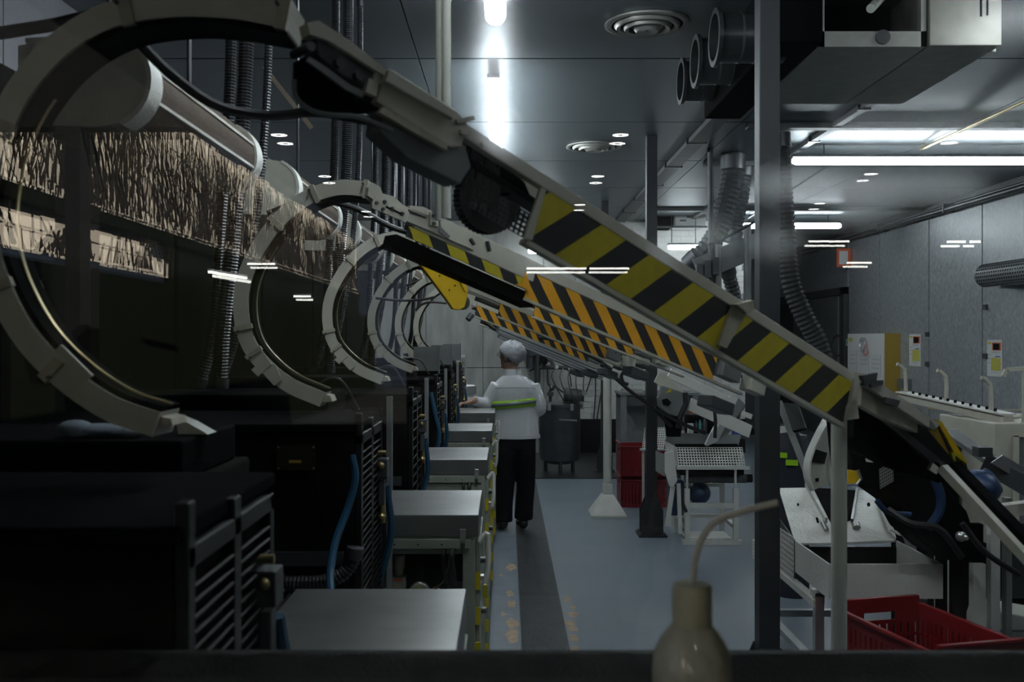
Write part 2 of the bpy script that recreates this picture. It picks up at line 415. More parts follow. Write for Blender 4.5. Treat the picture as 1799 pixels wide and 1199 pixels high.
# sunlit stone wall with bare creepers outside the open side of the hall
SX = -5.0
sw = struct('wall_garden', M().box(SX-.4, SX-.04, -31, -5.5, 3.1, 4.95), 'mortar')
z0s = [3.28, 3.70, 4.1, 4.52, 4.95]
def stones(rows, ya, yb, sx):
    for zi in range(len(rows)-1):
        y = ya + (zi % 2)*.6
        while y < yb:
            L = random.uniform(.9, 1.5)
            obj('stone', M().box(sx-.06, sx+random.uniform(-.012,.012), y+.012, y+L-.012, rows[zi]+.012, rows[zi+1]-.012+(random.uniform(-.03,.04) if zi == len(rows)-2 else 0)), 'stone', sw)
            y += L
stones(z0s, -31, -6, SX)
stones([2.62, 2.86, 3.08], -12.2, -6.5, SX)
obj('ledge', M().box(SX-.06, SX+.10, -31, -5.5, 3.10, 3.28), 'hedge', sw)
obj('ledge', M().box(SX-.06, SX+.04, -31, -12.2, 2.5, 3.10), 'hedge', sw)
vm = M()
for i in range(620):
    y = random.uniform(-30, -7.4); z = random.choice((3.29, 3.3, 3.4)) if y < -12 or random.random() < .75 else 2.64
    zm = 4.98 if z > 3 else 3.08
    path = [V((SX+.14, y, z))]; a = random.gauss(1.45, .38)
    for k in range(7):
        a += random.gauss(0, .14); s_ = random.uniform(.12, .32)
        path.append(path[-1] + V((random.uniform(-.006,.01), math.cos(a)*s_, math.sin(a)*s_)))
    path = [p for p in path if p.z < zm]
    if len(path) > 1: vm.tube(path, [random.uniform(.010,.02)*(1-.5*k/len(path)) for k in range(len(path))], 4)
o = tag(obj('creeper', vm, 'vine'), 'bare creeper stems climbing the sunlit stone wall mirrored in the window', 'creeper'); o['kind'] = 'stuff'
solo('hedge', M().box(SX+.2, SX+.6, -31, -6, 0, 2.45), 'hedge', 'dark clipped hedge at the foot of the sunlit stone wall', 'hedge', loc=(SX+.2, -18, 0))
# lintel and pillar of the hall's open side
struct('beam_hall', M().box(-9, HX0, -5.86, -5.66, H+1.695, H+5).box(-3.62, -3.42, -5.86, -5.66, 0, H+1.7), 'dark_hall')

# ================================================================== FACTORY LAMPS
def tube_light(p, q, r, label, drop=.12, group='tube lights under the factory ceiling'):
    p, q = V(p), V(q); t = thing('tube_light', label, 'light', (p+q)/2, group)
    u = (q-p).normalized()
    obj('tube', M().tube([p, p+u*.03, q-u*.03, q], [r*.6, r, r, r*.6], 14), 'tube', t, True)
    obj('housing', M().bar(p+V((0,0,r+.012)), q+V((0,0,r+.012)), r*(1.5 if p.y > 5 else 3.6), .024), 'steel_dark', t)  # housings near the window widened to block light from the ceiling
    for f in (.12, .88):
        c = p.lerp(q, f); obj('hanger', M().cyl(c+V((0,0,r)), V((c.x, c.y, ZC)), .006, seg=6), 'steel_dark', t)
    return t
zt = H+1.60
def ly(y): return F*1.6/(VY-y)
tube_light((-.055, 2.1, zt), (-.055, 4.95, zt), .052, 'long tube light over the aisle nearest the viewing window')
tube_light((-.085, 6.3, zt), (-.085, 9.6, zt), .052, 'long tube light over the aisle above the middle machines')
tube_light((-.10, 10.2, zt), (-.10, 13.2, zt), .052, 'long tube light over the aisle near the back wall')
d = ly(283); tube_light(((1392-VX)/F*d, d, zt), (4.95, d, zt), .035, 'long tube light across the ceiling near the right steel wall')
d = ly(397); tube_light(((1295-VX)/F*d, d, zt), ((1477-VX)/F*d, d, zt), .04, 'short tube light across the ceiling by the dark doorway')
tube_light((.30, 13.9, H+1.22), (.62, 13.9, H+1.22), .035, 'short tube light hanging low before the stained steel back wall')
tube_light((2.3, 14.2, H+1.3), (2.75, 14.2, H+1.3), .035, 'short tube light hanging low before the white brick wall')
tube_light((2.4, 4.3, zt), (4.6, 4.3, zt), .035, 'long tube light across the ceiling above the white hopper machine')
tube_light((.9, 2.0, zt), (2.3, 2.0, zt), .035, 'long tube light across the ceiling just inside the viewing window')

# ================================================================== LEFT SIDE: THE ROW OF MACHINES
PIT = 1.55; NU = 6
Yv, Zv, Xv = V((0,1,0)), V((0,0,1)), V((1,0,0))
FROM = ' from the viewing window'
# ---- C-shaped ring guards
def ring(label, pts, d, hn, hs, joints, bracket=None, tail=None):
    path = spline([P(x, y, d) for x, y in pts], 64)
    t = thing('ring_guard', label, 'ring guard', path[-1], 'white C-shaped ring guards of the machines')
    cuts = [0] + [int(j*64) for j in joints if j > 0] + [64]
    for a, b in zip(cuts, cuts[1:]):
        obj('segment', M().sweep(path[a:b+1], Yv, hn, hs), 'beige', t, True)
    for j in joints:
        i = max(1, int(j*64)); m_ = M(); m_.sweep(path[max(0,i-1):i+1], Yv, hn*1.22, hs*1.12); obj('flange', m_, 'beige_dirty', t)
        tn = (path[i]-path[i-1]).normalized(); nn = Yv.cross(tn)
        obj('bolt', M().cyl(path[i]+nn*hn*.6-Yv*hs*1.1, path[i]+nn*hn*.6-Yv*hs*1.35, hn*.14, seg=8), 'steel_dark', t)
    inner = 1 if (Yv.cross(path[33]-path[31])).dot(P(600, 520, d)-path[32]) > 0 else -1
    obj('inner_belt', M().sweep(path, Yv, hn*.22, hs*.85, inner*hn*1.25), 'black', t, True)
    obj('edge_strip', M().sweep(path[24:], Yv, hn*.06, hs*.1, inner*hn*1.55), 'brass', t, True)
    if bracket:
        for poly in bracket: obj('bracket', M().prism([P(x, y, d-hs*1.05) for x, y in poly], (0, -.006, 0)), 'beige', t)
    if tail: obj('tail_block', M().prism([P(x, y, d-hs*.8) for x, y in tail], (0, hs*1.5, 0)), 'beige_dirty', t)
    return t
ring('wide beige C-shaped ring guard with black inner belt nearest the viewing window',
     [(519,44),(420,27),(320,24),(215,42),(130,90),(62,165),(20,250),(-2,350),(2,440),(28,520),(75,600),(140,665),(215,715),(292,742)],
     1.68, .021, .05, [.0, .23, .46, .70, .84],
     [[(92,622),(110,606),(165,660),(155,668)], ], [(255,752),(262,728),(300,736),(303,748)])
r2 = ring('clean white C-shaped ring guard with a stepped bracket, second'+FROM,
     [(650,337),(600,334),(548,350),(500,386),(462,436),(436,494),(431,550),(443,602),(472,642),(515,676),(572,701)],
     3.27, .0245, .055, [.0, .2, .33, .66, .76],
     [[(442,650),(468,628),(478,640),(454,662)], [(462,655),(484,640),(496,668),(482,678)]], [(560,708),(566,692),(580,696),(584,706)])
for k in range(1, 5):
    dup(r2, (0, PIT*k, 0), 'white C-shaped ring guard, %s' % ORD[k+1] + FROM)
# ---- rounded hoods with slatted brown screens
def hood(label, dy):
    y0, y1 = 2.18+dy, 3.18+dy; xc, xr = -.93, -.782; zb, ztp = 2.165, 2.372; zc = (zb+ztp)/2; h = (ztp-zb)/2
    t = thing('machine_hood', label, 'hood', (xc, (y0+y1)/2, zb), 'rounded hoods above the machines')
    arc = [(xr-.10+.10*math.cos(a), zc+h*math.sin(a)) for a in [math.radians(-68+136*i/12) for i in range(13)]]
    prof = [(xc-.14, zb+.004)] + [(xr-.12, zb)] + arc + [(xr-.12, ztp), (xc-.14, ztp-.03)]
    obj('end_cap', M().prism([(x, y0, z) for x, z in prof], (0, .012, 0)), 'beige', t)
    obj('end_cap', M().prism([(x, y1-.012, z) for x, z in prof], (0, .012, 0)), 'beige', t)
    for ya in (y0, y1-.075):
        a2 = [(x+.006 if x > xr-.1 else x, z) for x, z in arc]
        path = [V((x, ya+.035, z)) for x, z in arc]
        obj('end_trim', M().sweep(path, Yv, .005, .037), 'white', t, True)
    obj('top_cover', M().prism([(x, y0+.012, z) for x, z in ((xc-.13, ztp-.02), (xr-.12, ztp-.012), (xr-.12, ztp), (xc-.13, ztp-.01))], (0, y1-y0-.024, 0)), 'beige', t)
    obj('bottom_cover', M().prism([(x, y0+.012, z) for x, z in ((xc-.13, zb+.006), (xr-.09, zb+.004), (xr-.05, zb+.016), (xc-.13, zb+.018))], (0, y1-y0-.024, 0)), 'beige_dirty', t)
    for i in range(3):
        a0 = 1+i*10/3; sub = [math.radians(-62+124*(i+f)/3) for f in [j/5 for j in range(6)]]
        path = [V((xr-.106+.10*math.cos(a), (y0+y1)/2, zc+h*.97*math.sin(a))) for a in sub]
        obj('screen', M().sweep(path, Yv, .003, (y1-y0)/2-.07), 'screen_brown', t, True)
        if i: 
            a = math.radians(-62+124*i/3); c = V((xr-.102+.10*math.cos(a), 0, zc+h*.97*math.sin(a)))
            obj('slat', M().bar(c+Yv*(y0+.07), c+Yv*(y1-.07), .008, .008), 'beige', t)
    obj('hanger', M().cyl((xc-.02, y0+.2, ztp-.02), (xc-.02, y0+.2, ZC), .008, seg=6), 'steel_dark', t)
    obj('hanger', M().cyl((xc-.02, y1-.2, ztp-.02), (xc-.02, y1-.2, ZC), .008, seg=6), 'steel_dark', t)
    return t
mat('bristle', (.05,.052,.05), .4)
mat('steel_bright', (.75,.76,.77), .12, 1.0)
mat('screen_brown', (.10, .07, .05), .75, 0, .25, 25, .4, 300, spec=.2)
hood('rounded beige machine hood with brown slatted screen nearest the viewing window', 0)
for k in range(1, 5): hood('rounded beige machine hood with brown slatted screen, %s' % ORD[k] + FROM, PIT*k)
# ---- ribbed hoses
def hose(name, pts, r, label, group, mt='hose', step=.0055, cat='hose', collar=True):
    path = resample(spline(pts, 60), step)
    rs = [r if (i//1) % 2 else r*.84 for i in range(len(path))]
    t = thing(name, label, cat, path[-1], group)
    obj('tube', M().tube(path, rs, 10), mt, t, 'all' if False else False)
    if collar:
        for i, s_ in ((0, 1), (len(path)-1, -1)):
            q = path[i+s_*min(6, len(path)-1)]
            obj('collar', M().cyl(path[i], q, r*1.12), 'steel_dark', t, True)
    return t
for k in range(5):
    dy = PIT*k; n = ORD[k]
    a = .0 if k == 0 else .1; yh = 3.42+dy
    for xs_, r_, nm in (((435,432,412,392,385), .028, 'thick black ribbed hose'), ((395,392,376,364,335), .022, 'thinner black ribbed hose'), ((452,448,425,395,360), .016, 'slim black ribbed hose')):
        ptsh = [V(((px-VX)/F*3.42+a, yh, zz)) for px, zz in zip(xs_, (ZC, 2.65, 2.1, 1.75, 1.525))]
        hose('ribbed_hose', ptsh, r_, nm+' dropping from the ceiling to the %s machine%s' % (ORD[k+1], FROM), 'black ribbed hoses by the machines')
        yh += .09
# sagging black cables under the rings
for k in range(5):
    dy = PIT*k
    pts = [P(230, 60, 1.75), P(300, 130, 1.8), P(380, 185, 1.85), P(470, 203, 1.9), P(560, 197, 1.9), P(650, 212, 1.85)] if k == 0 else \
          [P(470, 375, 3.38)+Yv*(dy-PIT), P(540, 352, 3.38)+Yv*(dy-PIT), P(620, 365, 3.38)+Yv*(dy-PIT), P(690, 400, 3.4)+Yv*(dy-PIT), P(760, 420, 3.42)+Yv*(dy-PIT)]
    solo('machine_cable', M().tube(spline(pts, 30), .010, 8), 'rubber', 'black cable looping from the %s ring guard%s' % (ORD[k], FROM), 'cable', 'black cables of the ring guards', loc=pts[-1], smooth=True)
# ---- dark machine bodies with louvred side guards
def body(label, dy, first=False):
    y0, y1 = 1.30+dy, 1.78+dy; zt_ = 1.485; x0, x1 = -1.75, -.415
    t = thing('moulding_machine', label, 'machine', (-1.0, (y0+y1)/2, 0), 'dark moulding machines along the left wall')
    obj('housing', M().box(x0, x1-.02, y0, y1+.04, 0, zt_-.056).box(x0, -.6, y1+.04, y1+.55, 0, zt_-.061), 'dark_body', t, bevel=.008)
    obj('top_plate', M().box(x0, x1-.01, y0-.01, y1+.05, zt_-.055, zt_-.03), 'black', t, bevel=.004)
    obj('rear_box', M().box(x0, -.62, y1+.12, y1+.5, zt_-.06, zt_+.02), 'black', t, bevel=.006)
    # louvred guard on the aisle side
    g = obj('louvre_frame', M().box(x1-.02, x1, y0, y0+.03, .3, zt_).box(x1-.02, x1, y0+.22, y0+.26, .3, zt_-.03).box(x1-.02, x1, y1-.03, y1, .3, zt_-.06).box(x1-.02, x1, y0, y1, zt_-.09, zt_-.06), 'louvre', t, bevel=.003)
    nsl = 42 if dy < 2*PIT else 22
    for i in range(nsl):
        z = .5 + (zt_-.12-.5)*i/(nsl-1)
        for ya, yb in ((y0+.03, y0+.22), (y0+.26, y1-.03)):
            obj('slat', M().obb((x1-.01, (ya+yb)/2, z), (.009,0,.005), (0,(yb-ya)/2,0), (.0010,0,-.0018)), 'louvre', g)
    # clear guard pane on a post with valve block
    if dy > 0: obj('guard_post', M().box(x1+.012, x1+.03, y1+.01, y1+.035, .6, zt_+.02), 'alu', t)
    if dy > 0:
     m_ = M(); m_.quad([(x1-.018, y1+.02, .62), (x1+.02, y1+.02, .62), (x1+.02, y1+.02, zt_+.03), (x1-.018, y1+.02, zt_+.03)]); obj('guard_pane', m_, 'clear_plastic', t)
    v = obj('valve_block', M().box(x1-.02, x1+.03, y0+.36, y0+.42, 1.25, 1.31).box(x1+.0, x1+.02, y0+.37, y0+.41, 1.16, 1.24), 'dark_grey', t, bevel=.003)
    obj('fitting', M().cyl((x1+.0, y0+.37, 1.33), (x1+.025, y0+.37, 1.33), .008).ell((x1+.01, y0+.36, 1.29), .012), 'brass', v, True)
    obj('fitting', M().cyl((x1+.01, y0+.39, 1.17), (x1+.01, y0+.39, 1.10), .011).ell((x1+.01, y0+.38, 1.12), .014), 'brass', v, True)
    obj('rear_cabinet', M().box(-1.74, -1.46, y0+.02, y0+PIT-.02, zt_-.06, 2.5), 'black', t, bevel=.01)
    if dy > 0: obj('nameplate', M().box(x1-.24, x1-.13, y0-.0125, y0-.0105, zt_-.16, zt_-.09), 'plate_olive', t)
    if dy > 0: obj('screw', M().cyl((x1-.235, y0-.013, zt_-.095), (x1-.235, y0-.016, zt_-.095), .003, seg=6).cyl((x1-.135, y0-.013, zt_-.095), (x1-.135, y0-.016, zt_-.095), .003, seg=6)
        .cyl((x1-.235, y0-.013, zt_-.155), (x1-.235, y0-.016, zt_-.155), .003, seg=6).cyl((x1-.135, y0-.013, zt_-.155), (x1-.135, y0-.016, zt_-.155), .003, seg=6), 'steel', t)
    obj('front_channel', M().box(-1.3, x1-.05, y0-.012, y0, 1.05, 1.09).box(-1.3, x1-.05, y0-.012, y0, .8, .83), 'dark_grey', t)
    if dy > 0: obj('warning_strip', M().box(-.62, -.585, y0-.013, y0-.011, 1.345, 1.353), 'ochre', t)
    if dy > 2*PIT: obj('guard_plate', M().box(-.62, -.45, y1+.2, y1+.206, zt_, zt_+.16).box(-.455, -.445, y1+.19, y1+.21, zt_-.02, zt_+.17), 'mid_grey', t)
    if dy > 0: obj('loop_cable', M().tube(spline([(-.66, y1+.02, zt_-.03), (-.63, y1+.02, zt_+.06), (-.56, y1+.02, zt_+.075), (-.5, y1+.02, zt_-.02)], 20), .005, 6), 'rubber', t, True)
    obj('air_line', M().tube(spline([(x1+.02, y0+.42, 1.22), (x1+.03, y0+.46, 1.05), (x1-.02, y0+.5, .85), (x1-.07, y0+.52, .55)], 24), .012, 8), 'blue_hose', t, True)
    return t
mat('louvre', (.010, .0105, .0115), .4, .3, .3, 9)
mat('plate_olive', (.015, .017, .007), .5, .2, .2, 30)
body('black moulding machine with louvred side guard nearest the viewing window', 0)
for k in range(1, NU): body('black moulding machine with louvred side guard, %s' % ORD[k] + FROM, PIT*k)
# ---- steel-topped control cabinets along the aisle
def cabinet(label, k):
    y0, y1 = 1.84+PIT*k, 2.38+PIT*k; x0, x1, zt_ = -.50, -.095, 1.1
    t = thing('control_cabinet', label, 'cabinet', ((x0+x1)/2, (y0+y1)/2, 0), 'steel-topped cabinets along the aisle')
    # body around a dark opening in the face towards the window
    ox0, ox1, oz0, oz1 = x0+.075, x1-.055, .62, .965
    obj('body', M().box(x0, ox0, y0, y1, .04, 1.03).box(ox1, x1-.012, y0, y1, .04, 1.03).box(ox0, ox1, y0, y1, oz1, 1.03).box(ox0, ox1, y0, y1, .04, oz0).box(ox0, ox1, y1-.03, y1, oz0, oz1), 'greygreen', t, bevel=.003)
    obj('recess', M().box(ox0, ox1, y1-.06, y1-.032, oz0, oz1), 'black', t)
    lid = obj('lid', M().box(x0-.005, x1, y0-.006, y1+.006, 1.025, zt_), 'steel_top', t, bevel=.003)
    obj('flange', M().box(x0+.03, x1-.03, y0-.012, y0, .985, 1.018), 'greygreen', t, bevel=.002)
    for x in (x0+.12, x0+.20, x0+.28, x0+.35): obj('hole', M().cyl((x, y0-.0125, 1.0), (x, y0-.0135, 1.0), .003, seg=8), 'black', t)
    for x in (x0+.04, x1-.065):
        c = obj('latch', M().box(x, x+.022, y0-.014, y0-.006, 1.012, 1.052), 'steel', t, bevel=.002)
        obj('latch_hook', M().box(x+.003, x+.019, y0-.018, y0-.012, .985, 1.006), 'steel_dark', c)
    # bellows at the machine end of the lid
    for i in range(5):
        x = x0-.075+i*.018; obj('bellows_fold', M().prism([(x, y0+.02, 1.04), (x+.008, y0+.02, 1.098), (x+.016, y0+.02, 1.04)], (0, y1-y0-.04, 0)), 'rubber', t)
    # door on the aisle side with handle, hazard edging and padlock
    dr_ = obj('door', M().box(x1-.012, x1+.004, y0+.02, y1-.02, .10, 1.0), 'greygreen', t, bevel=.003)
    obj('handle', M().tube(spline([(x1+.0, y0+.03, 1.0), (x1+.028, y0+.03, 1.03), (x1+.032, y0+.03, .98), (x1+.03, y0+.03, .9), (x1+.022, y0+.03, .86)], 14), .009, 8), 'white', dr_, True)
    for i in range(7): obj('hazard_edge', M().box(x1-.0115, x1+.0055, y0+.012, y0+.02, .12+i*.12, .18+i*.12), 'yellow', dr_)
    pk = obj('padlock', M().box(x1+.012, x1+.03, y0+.06, y0+.085, .80, .845), 'lock_yellow', dr_, bevel=.003)
    obj('shackle', M().tube(spline([(x1+.015, y0+.072, .845), (x1+.015, y0+.072, .87), (x1+.021, y0+.072, .88), (x1+.027, y0+.072, .87), (x1+.027, y0+.072, .845)], 12), .003, 6), 'steel', pk, True)
    obj('hasp', M().box(x1+.004, x1+.02, y0+.06, y0+.09, .862, .876), 'steel', dr_)
    obj('knob', M().cyl((x1, y0+.07, .93), (x1+.022, y0+.07, .93), .012).cyl((x1, y0+.2, .72), (x1+.022, y0+.2, .72), .012), 'steel_dark', dr_, True)
    if k >= 2: obj('front_panel', M().box(ox0, ox1, y0+.002, y0+.012, oz0, oz1), 'greygreen', t)
    # inside the opening
    if k < 2:
        g = obj('gauge', M().lathe((x0+.2, y0+.05, .825), [(.036, 0), (.036, .018), (.03, .022)], 22, (0,-1,0)), 'steel', t, True)
        obj('dial', M().lathe((x0+.2, y0+.05-.0225, .825), [(.030, 0), (.030, .002)], 22, (0,-1,0)), 'dial_green', g)
        obj('needle', M().bar((x0+.188, y0+.024, .83), (x0+.214, y0+.024, .82), .003, .002, (0,1,0)), 'black', g)
        rg = obj('regulator', M().box(x0+.105, x0+.15, y0+.06, y0+.10, .83, .875).cyl((x0+.127, y0+.08, .875), (x0+.127, y0+.08, .9), .016).cyl((x0+.127, y0+.08, .9), (x0+.127, y0+.08, .945), .02), 'beige_dirty', t, bevel=.002)
        obj('tag', M().box(x0+.109, x0+.136, y0+.057, y0+.06, .858, .867), 'print_red', rg)
        obj('elbow', M().cyl((x0+.08, y0+.07, .80), (x0+.08, y0+.07, .83), .01).cyl((x0+.24, y0+.06, .81), (x0+.27, y0+.06, .825), .011), 'brass', t, True)
        obj('valve', M().cyl((x1-.10, y0+.08, .80), (x1-.10, y0+.08, .96), .011).box(x1-.112, x1-.088, y0+.07, y0+.09, .9, .93).box(x1-.09, x1-.06, y0+.06, y0+.09, .80, .85), 'dark_grey', t)
        obj('fine_tube', M().tube(spline([(x0+.235, y0+.05, .83), (x0+.28, y0+.04, .86), (x0+.30, y0+.03, .92), (x0+.31, y0-.01, 1.0)], 16), .0022, 5), 'brass', t, True)
    obj('cable', M().tube(spline([(x1-.115, y0-.01, .985), (x1-.118, y0-.02, .95), (x1-.112, y0+.02, .86)], 12), .007, 6).tube(spline([(x1-.085, y0-.01, .985), (x1-.09, y0-.025, .95), (x1-.08, y0+.02, .86)], 12), .009, 6), 'rubber', t, True)
    return t
mat('lock_yellow', (.55, .5, .03), .4)
mat('dial_green', (.30, .32, .16), .5)
for k in range(NU):
    nm = ORD[k]
    cabinet('steel-topped grey-green control cabinet nearest the viewing window' if k == 0 else 'steel-topped grey-green control cabinet, %s%s' % (nm, FROM), k)
# floor hose and blue air line by the second cabinet
hose('ribbed_hose', [P(480,1024,2.8), P(560,1024,2.8), P(600,1010,2.8), P(620,985,2.8), P(625,960,2.8)], .022, 'black ribbed hose curling low beside the second control cabinet', 'black ribbed hoses by the machines')
solo('air_hose', M().tube(spline([P(618,800,2.8), P(624,840,2.8), P(612,890,2.79), P(590,950,2.75), P(580,1010,2.7), P(584,1060,2.65)], 30), .011, 8), 'blue_hose', 'blue air hose hanging beside the second black machine', 'hose', loc=P(584,1060,2.65), smooth=True)
solo('air_hose', M().tube(spline([P(757,690,5.92), P(765,730,5.92), P(772,765,5.92), P(765,800,5.92), P(755,830,5.9)], 30), .013, 8), 'blue_hose', 'blue air hose hanging beside the third black machine', 'hose', loc=P(755,830,5.9), smooth=True)
# dark vertical service posts and panels between machines and wall
for k in range(5):
    for j, (x, wd) in enumerate(((-1.83, .05), (-1.93, .03), (-2.08, .12))):
        y = 2.6 + PIT*k + j*.1
        solo('service_post', M().box(x-wd/2, x+wd/2, y, y+.05, 0, 2.55-.1*j).box(x-wd/2-.01, x+wd/2+.01, y-.01, y+.06, 0, .02), 'mid_grey' if j != 2 else 'dark_grey',
             ('narrow', 'slim', 'broad dark')[j]+' metal service post behind the %s machine%s' % (ORD[k], FROM), 'post', 'service posts behind the machines', loc=(x, y, 0))
solo('wall_brace', M().bar(P(464,118,3.9), P(548,226,3.9), .016, .016), 'brace_brown', 'slanting metal brace near the left wall above the hoses', 'brace', loc=P(560,250,3.9))

# ================================================================== INCLINED CONVEYORS WITH HAZARD GUARDS
class Conv:
    # frame of an inclined conveyor: u along it, n up across it, w towards the window
    def __init__(s, S, E, label, W=.16):
        s.S, s.E = V(S), V(E); s.u = (s.E-s.S).normalized(); s.L = (s.E-s.S).length
        s.w = s.u.cross(Zv).normalized()
        if s.w.y > 0: s.w = -s.w
        s.n = s.u.cross(s.w).normalized()
        if s.n.z < 0: s.n = -s.n
        s.W = W
        s.t = thing('inclined_conveyor', label, 'conveyor', s.E, 'inclined conveyors with striped guards')
    def at(s, u, n=0, w=0): return s.S + s.u*u + s.n*n + s.w*w
    def uu(s, px, py, w=0):
        p = hit(px, py, s.S+s.w*w, s.w); q = p - s.S; return q.dot(s.u), q.dot(s.n)
    def slab(s, name, u0, u1, n0, n1, w0, w1, mt, parent=None, bevel=0):
        c = s.at((u0+u1)/2, (n0+n1)/2, (w0+w1)/2)
        return obj(name, M().obb(c, s.u*(u1-u0)/2, s.n*(n1-n0)/2, s.w*(w1-w0)/2), mt, parent or s.t, bevel=bevel)
    def poly(s, name, pts, w, th, mt, parent=None, bevel=0):
        return obj(name, M().prism([hit(x, y, s.S+s.w*w, s.w) for x, y in pts], s.w*th), mt, parent or s.t, bevel=bevel)
    def stripes(s, u0, u1, n0, n1, per, lean, mt, w=.004, duty=.5, ph=0.0):
        # black guard sheet with coloured slanted stripes
        sh = s.slab('guard_sheet', u0, u1, n0, n1, w-.003, w, 'tape_black')
        h = n1-n0; k = -3
        while True:
            a = u0 + (k+ph)*per; k += 1
            if a - abs(lean)*h > u1: break
            # parallelogram: bottom shifted by -lean*h relative to the top, clipped to the sheet
            pts = [(a, n1), (a+per*duty, n1), (a+per*duty-lean*h, n0), (a-lean*h, n0)]
            for lim, sg in ((u0, 1), (u1, -1)):
                out = []
                for i in range(len(pts)):
                    p, q = pts[i], pts[(i+1) % len(pts)]; ip, iq = (p[0]-lim)*sg >= 0, (q[0]-lim)*sg >= 0
                    if ip: out.append(p)
                    if ip != iq:
                        f = (lim-p[0])/(q[0]-p[0]); out.append((lim, p[1]+(q[1]-p[1])*f))
                pts = out
                if len(pts) < 3: break
            if len(pts) >= 3:
                obj('hazard_stripe', M().prism([s.at(x, y, w) for x, y in pts], s.w*.0012), mt, sh)
    def bolt(s, u, n, w, r=.006): 
        return obj('bolt', M().cyl(s.at(u, n, w), s.at(u, n, w+.007), r, seg=8), 'steel_dark', s.t)
    def frame(s, rail=.02, belt=True, u0=0, u1=None, low=-.12, mt='beige', ulow=None):
        u1 = s.L if u1 is None else u1
        s.slab('side_rail', u0, u1, -rail, 0, -.014, .006, mt, bevel=.002)
        s.slab('side_rail', u0, u1, -rail, 0, -s.W-.006, -s.W+.014, mt, bevel=.002)
        ul = u0 if ulow is None else ulow
        s.slab('bottom_rail', ul, u1, low-.010, low, -.012, .007, mt)
        if belt: s.slab('belt', u0, u1, -rail-.03, -rail-.018, -s.W+.014, -.014, 'rubber')
        k = 0
        while ul + k*.3 < u1-.05:
            s.slab('cross_tie', ul+.05+k*.3, ul+.075+k*.3, -rail-.02, -rail, -s.W, -.014, 'steel_dark'); k += 1

# ---- first conveyor: wide yellow and black guard, nearest the window
c1 = Conv(P(660, 118, 1.66), P(1500, 657, 2.52), 'inclined conveyor with broad yellow and black striped guard nearest the viewing window', .07)
L1 = c1.L
ua, na = c1.uu(690, 160); ub, nb = c1.uu(945, 437)[0], c1.uu(945, 437)[1]
low1 = c1.uu(1200, 582)[1]
us = c1.uu(948, 332)[0]
c1.frame(.026, True, .0, L1, low1, 'beige', us)
c1.stripes(us, L1-.004, low1+.002, -.026, (L1-us)/7.6, .85, 'yellow', .004, .5, .15)
# slanted front edge strip of the guard, the small vertical brackets
c1.poly('edge_strip', [(947,330),(956,334),(932,422),(918,418)], .006, .006, 'beige')
c1.poly('hinge_bracket', [(1284,536),(1308,548),(1272,612),(1258,606)], .008, .008, 'beige_dirty')
c1.poly('hinge_bracket', [(1282,536),(1312,528),(1312,545),(1300,552)], .008, .02, 'beige_dirty')
c1.poly('end_strip', [(1497,665),(1504,668),(1496,735),(1484,735)], .006, .01, 'beige')
# head end: curved drive cover, dark chain case, long cover box, brush mats
c1.poly('drive_arch', [(525,48),(545,44),(580,66),(620,95),(660,127),(668,136),(662,142),(640,128),(600,102),(560,78),(530,68)], -.02, .03, 'beige')
c1.poly('chain_case', [(528,70),(560,80),(600,104),(640,130),(664,146),(652,178),(620,166),(572,142),(534,110)], -.05, .05, 'dark_grey', bevel=.003)
for x, y in ((541,84),(592,113),(627,135)): 
    p = hit(x, y, c1.S, c1.w); obj('roller', M().cyl(p-c1.w*.05, p+c1.w*.012, .008, seg=12), 'steel_dark', c1.t, True)
c1.poly('chain_guide', [(540,100),(572,120),(612,150),(640,164),(634,172),(604,158),(566,130),(536,108)], .0, .006, 'mid_grey')
c1.poly('end_block', [(642,140),(660,146),(655,172),(636,164)], .0, .012, 'beige')
c1.poly('sump_cover', [(515,110),(650,178),(640,200),(600,202),(560,198),(528,178),(514,150)], -.08, .04, 'black')
c1.poly('cover_box', [(664,147),(678,126),(790,196),(812,222),(800,262),(780,262),(650,182)], -.01, .02, 'beige', bevel=.003)
c1.poly('cover_lip', [(678,124),(800,200),(790,212),(670,145)], .010, .012, 'beige', bevel=.002)
c1.poly('lower_cover', [(650,184),(790,262),(800,300),(780,330),(690,285),(640,240)], -.05, .05, 'mid_grey', bevel=.003)
c1.poly('cable_trunk', [(668,190),(780,255),(778,266),(660,200)], .004, .012, 'beige_dirty')
# brush mats: rows of short black bristles
bm_ = M()
for i in range(150):
    x = random.uniform(792, 880); y = 262 + (x-792)*.62 + random.uniform(-30, 30)
    p = hit(x, y, c1.S-c1.w*.02, c1.w); q = p - c1.n*random.uniform(.03,.05) + c1.u*random.uniform(.004,.014)
    bm_.tube([p, q], .0016, 4)
o = obj('bristle', bm_, 'bristle', c1.t); o['kind'] = 'stuff'
c1.poly('brush_back', [(790,240),(830,255),(905,325),(915,350),(880,345),(800,290)], -.06, .03, 'black')
m_ = M(); o0 = hit(838, 320, c1.S-c1.w*.02, c1.w)
m_.perf(o0, c1.u*.17, c1.n*-.05, 14, 5, .55); obj('perforated_plate', m_, 'dark_grey', c1.t)
for (a, b) in (((800,215),(830,208)), ((806,232),(824,236)), ((845,255),(860,250))):
    obj('clamp', M().bar(hit(*a, c1.S+c1.w*.01, c1.w), hit(*b, c1.S+c1.w*.01, c1.w), .012, .008), 'beige_dirty', c1.t)
obj('drive_cable', M().tube(spline([P(517,140,1.62), P(520,170,1.62), P(545,193,1.62), P(580,202,1.62), P(630,206,1.64), P(690,230,1.66)], 30), .0045, 8), 'mid_grey', c1.t, True)
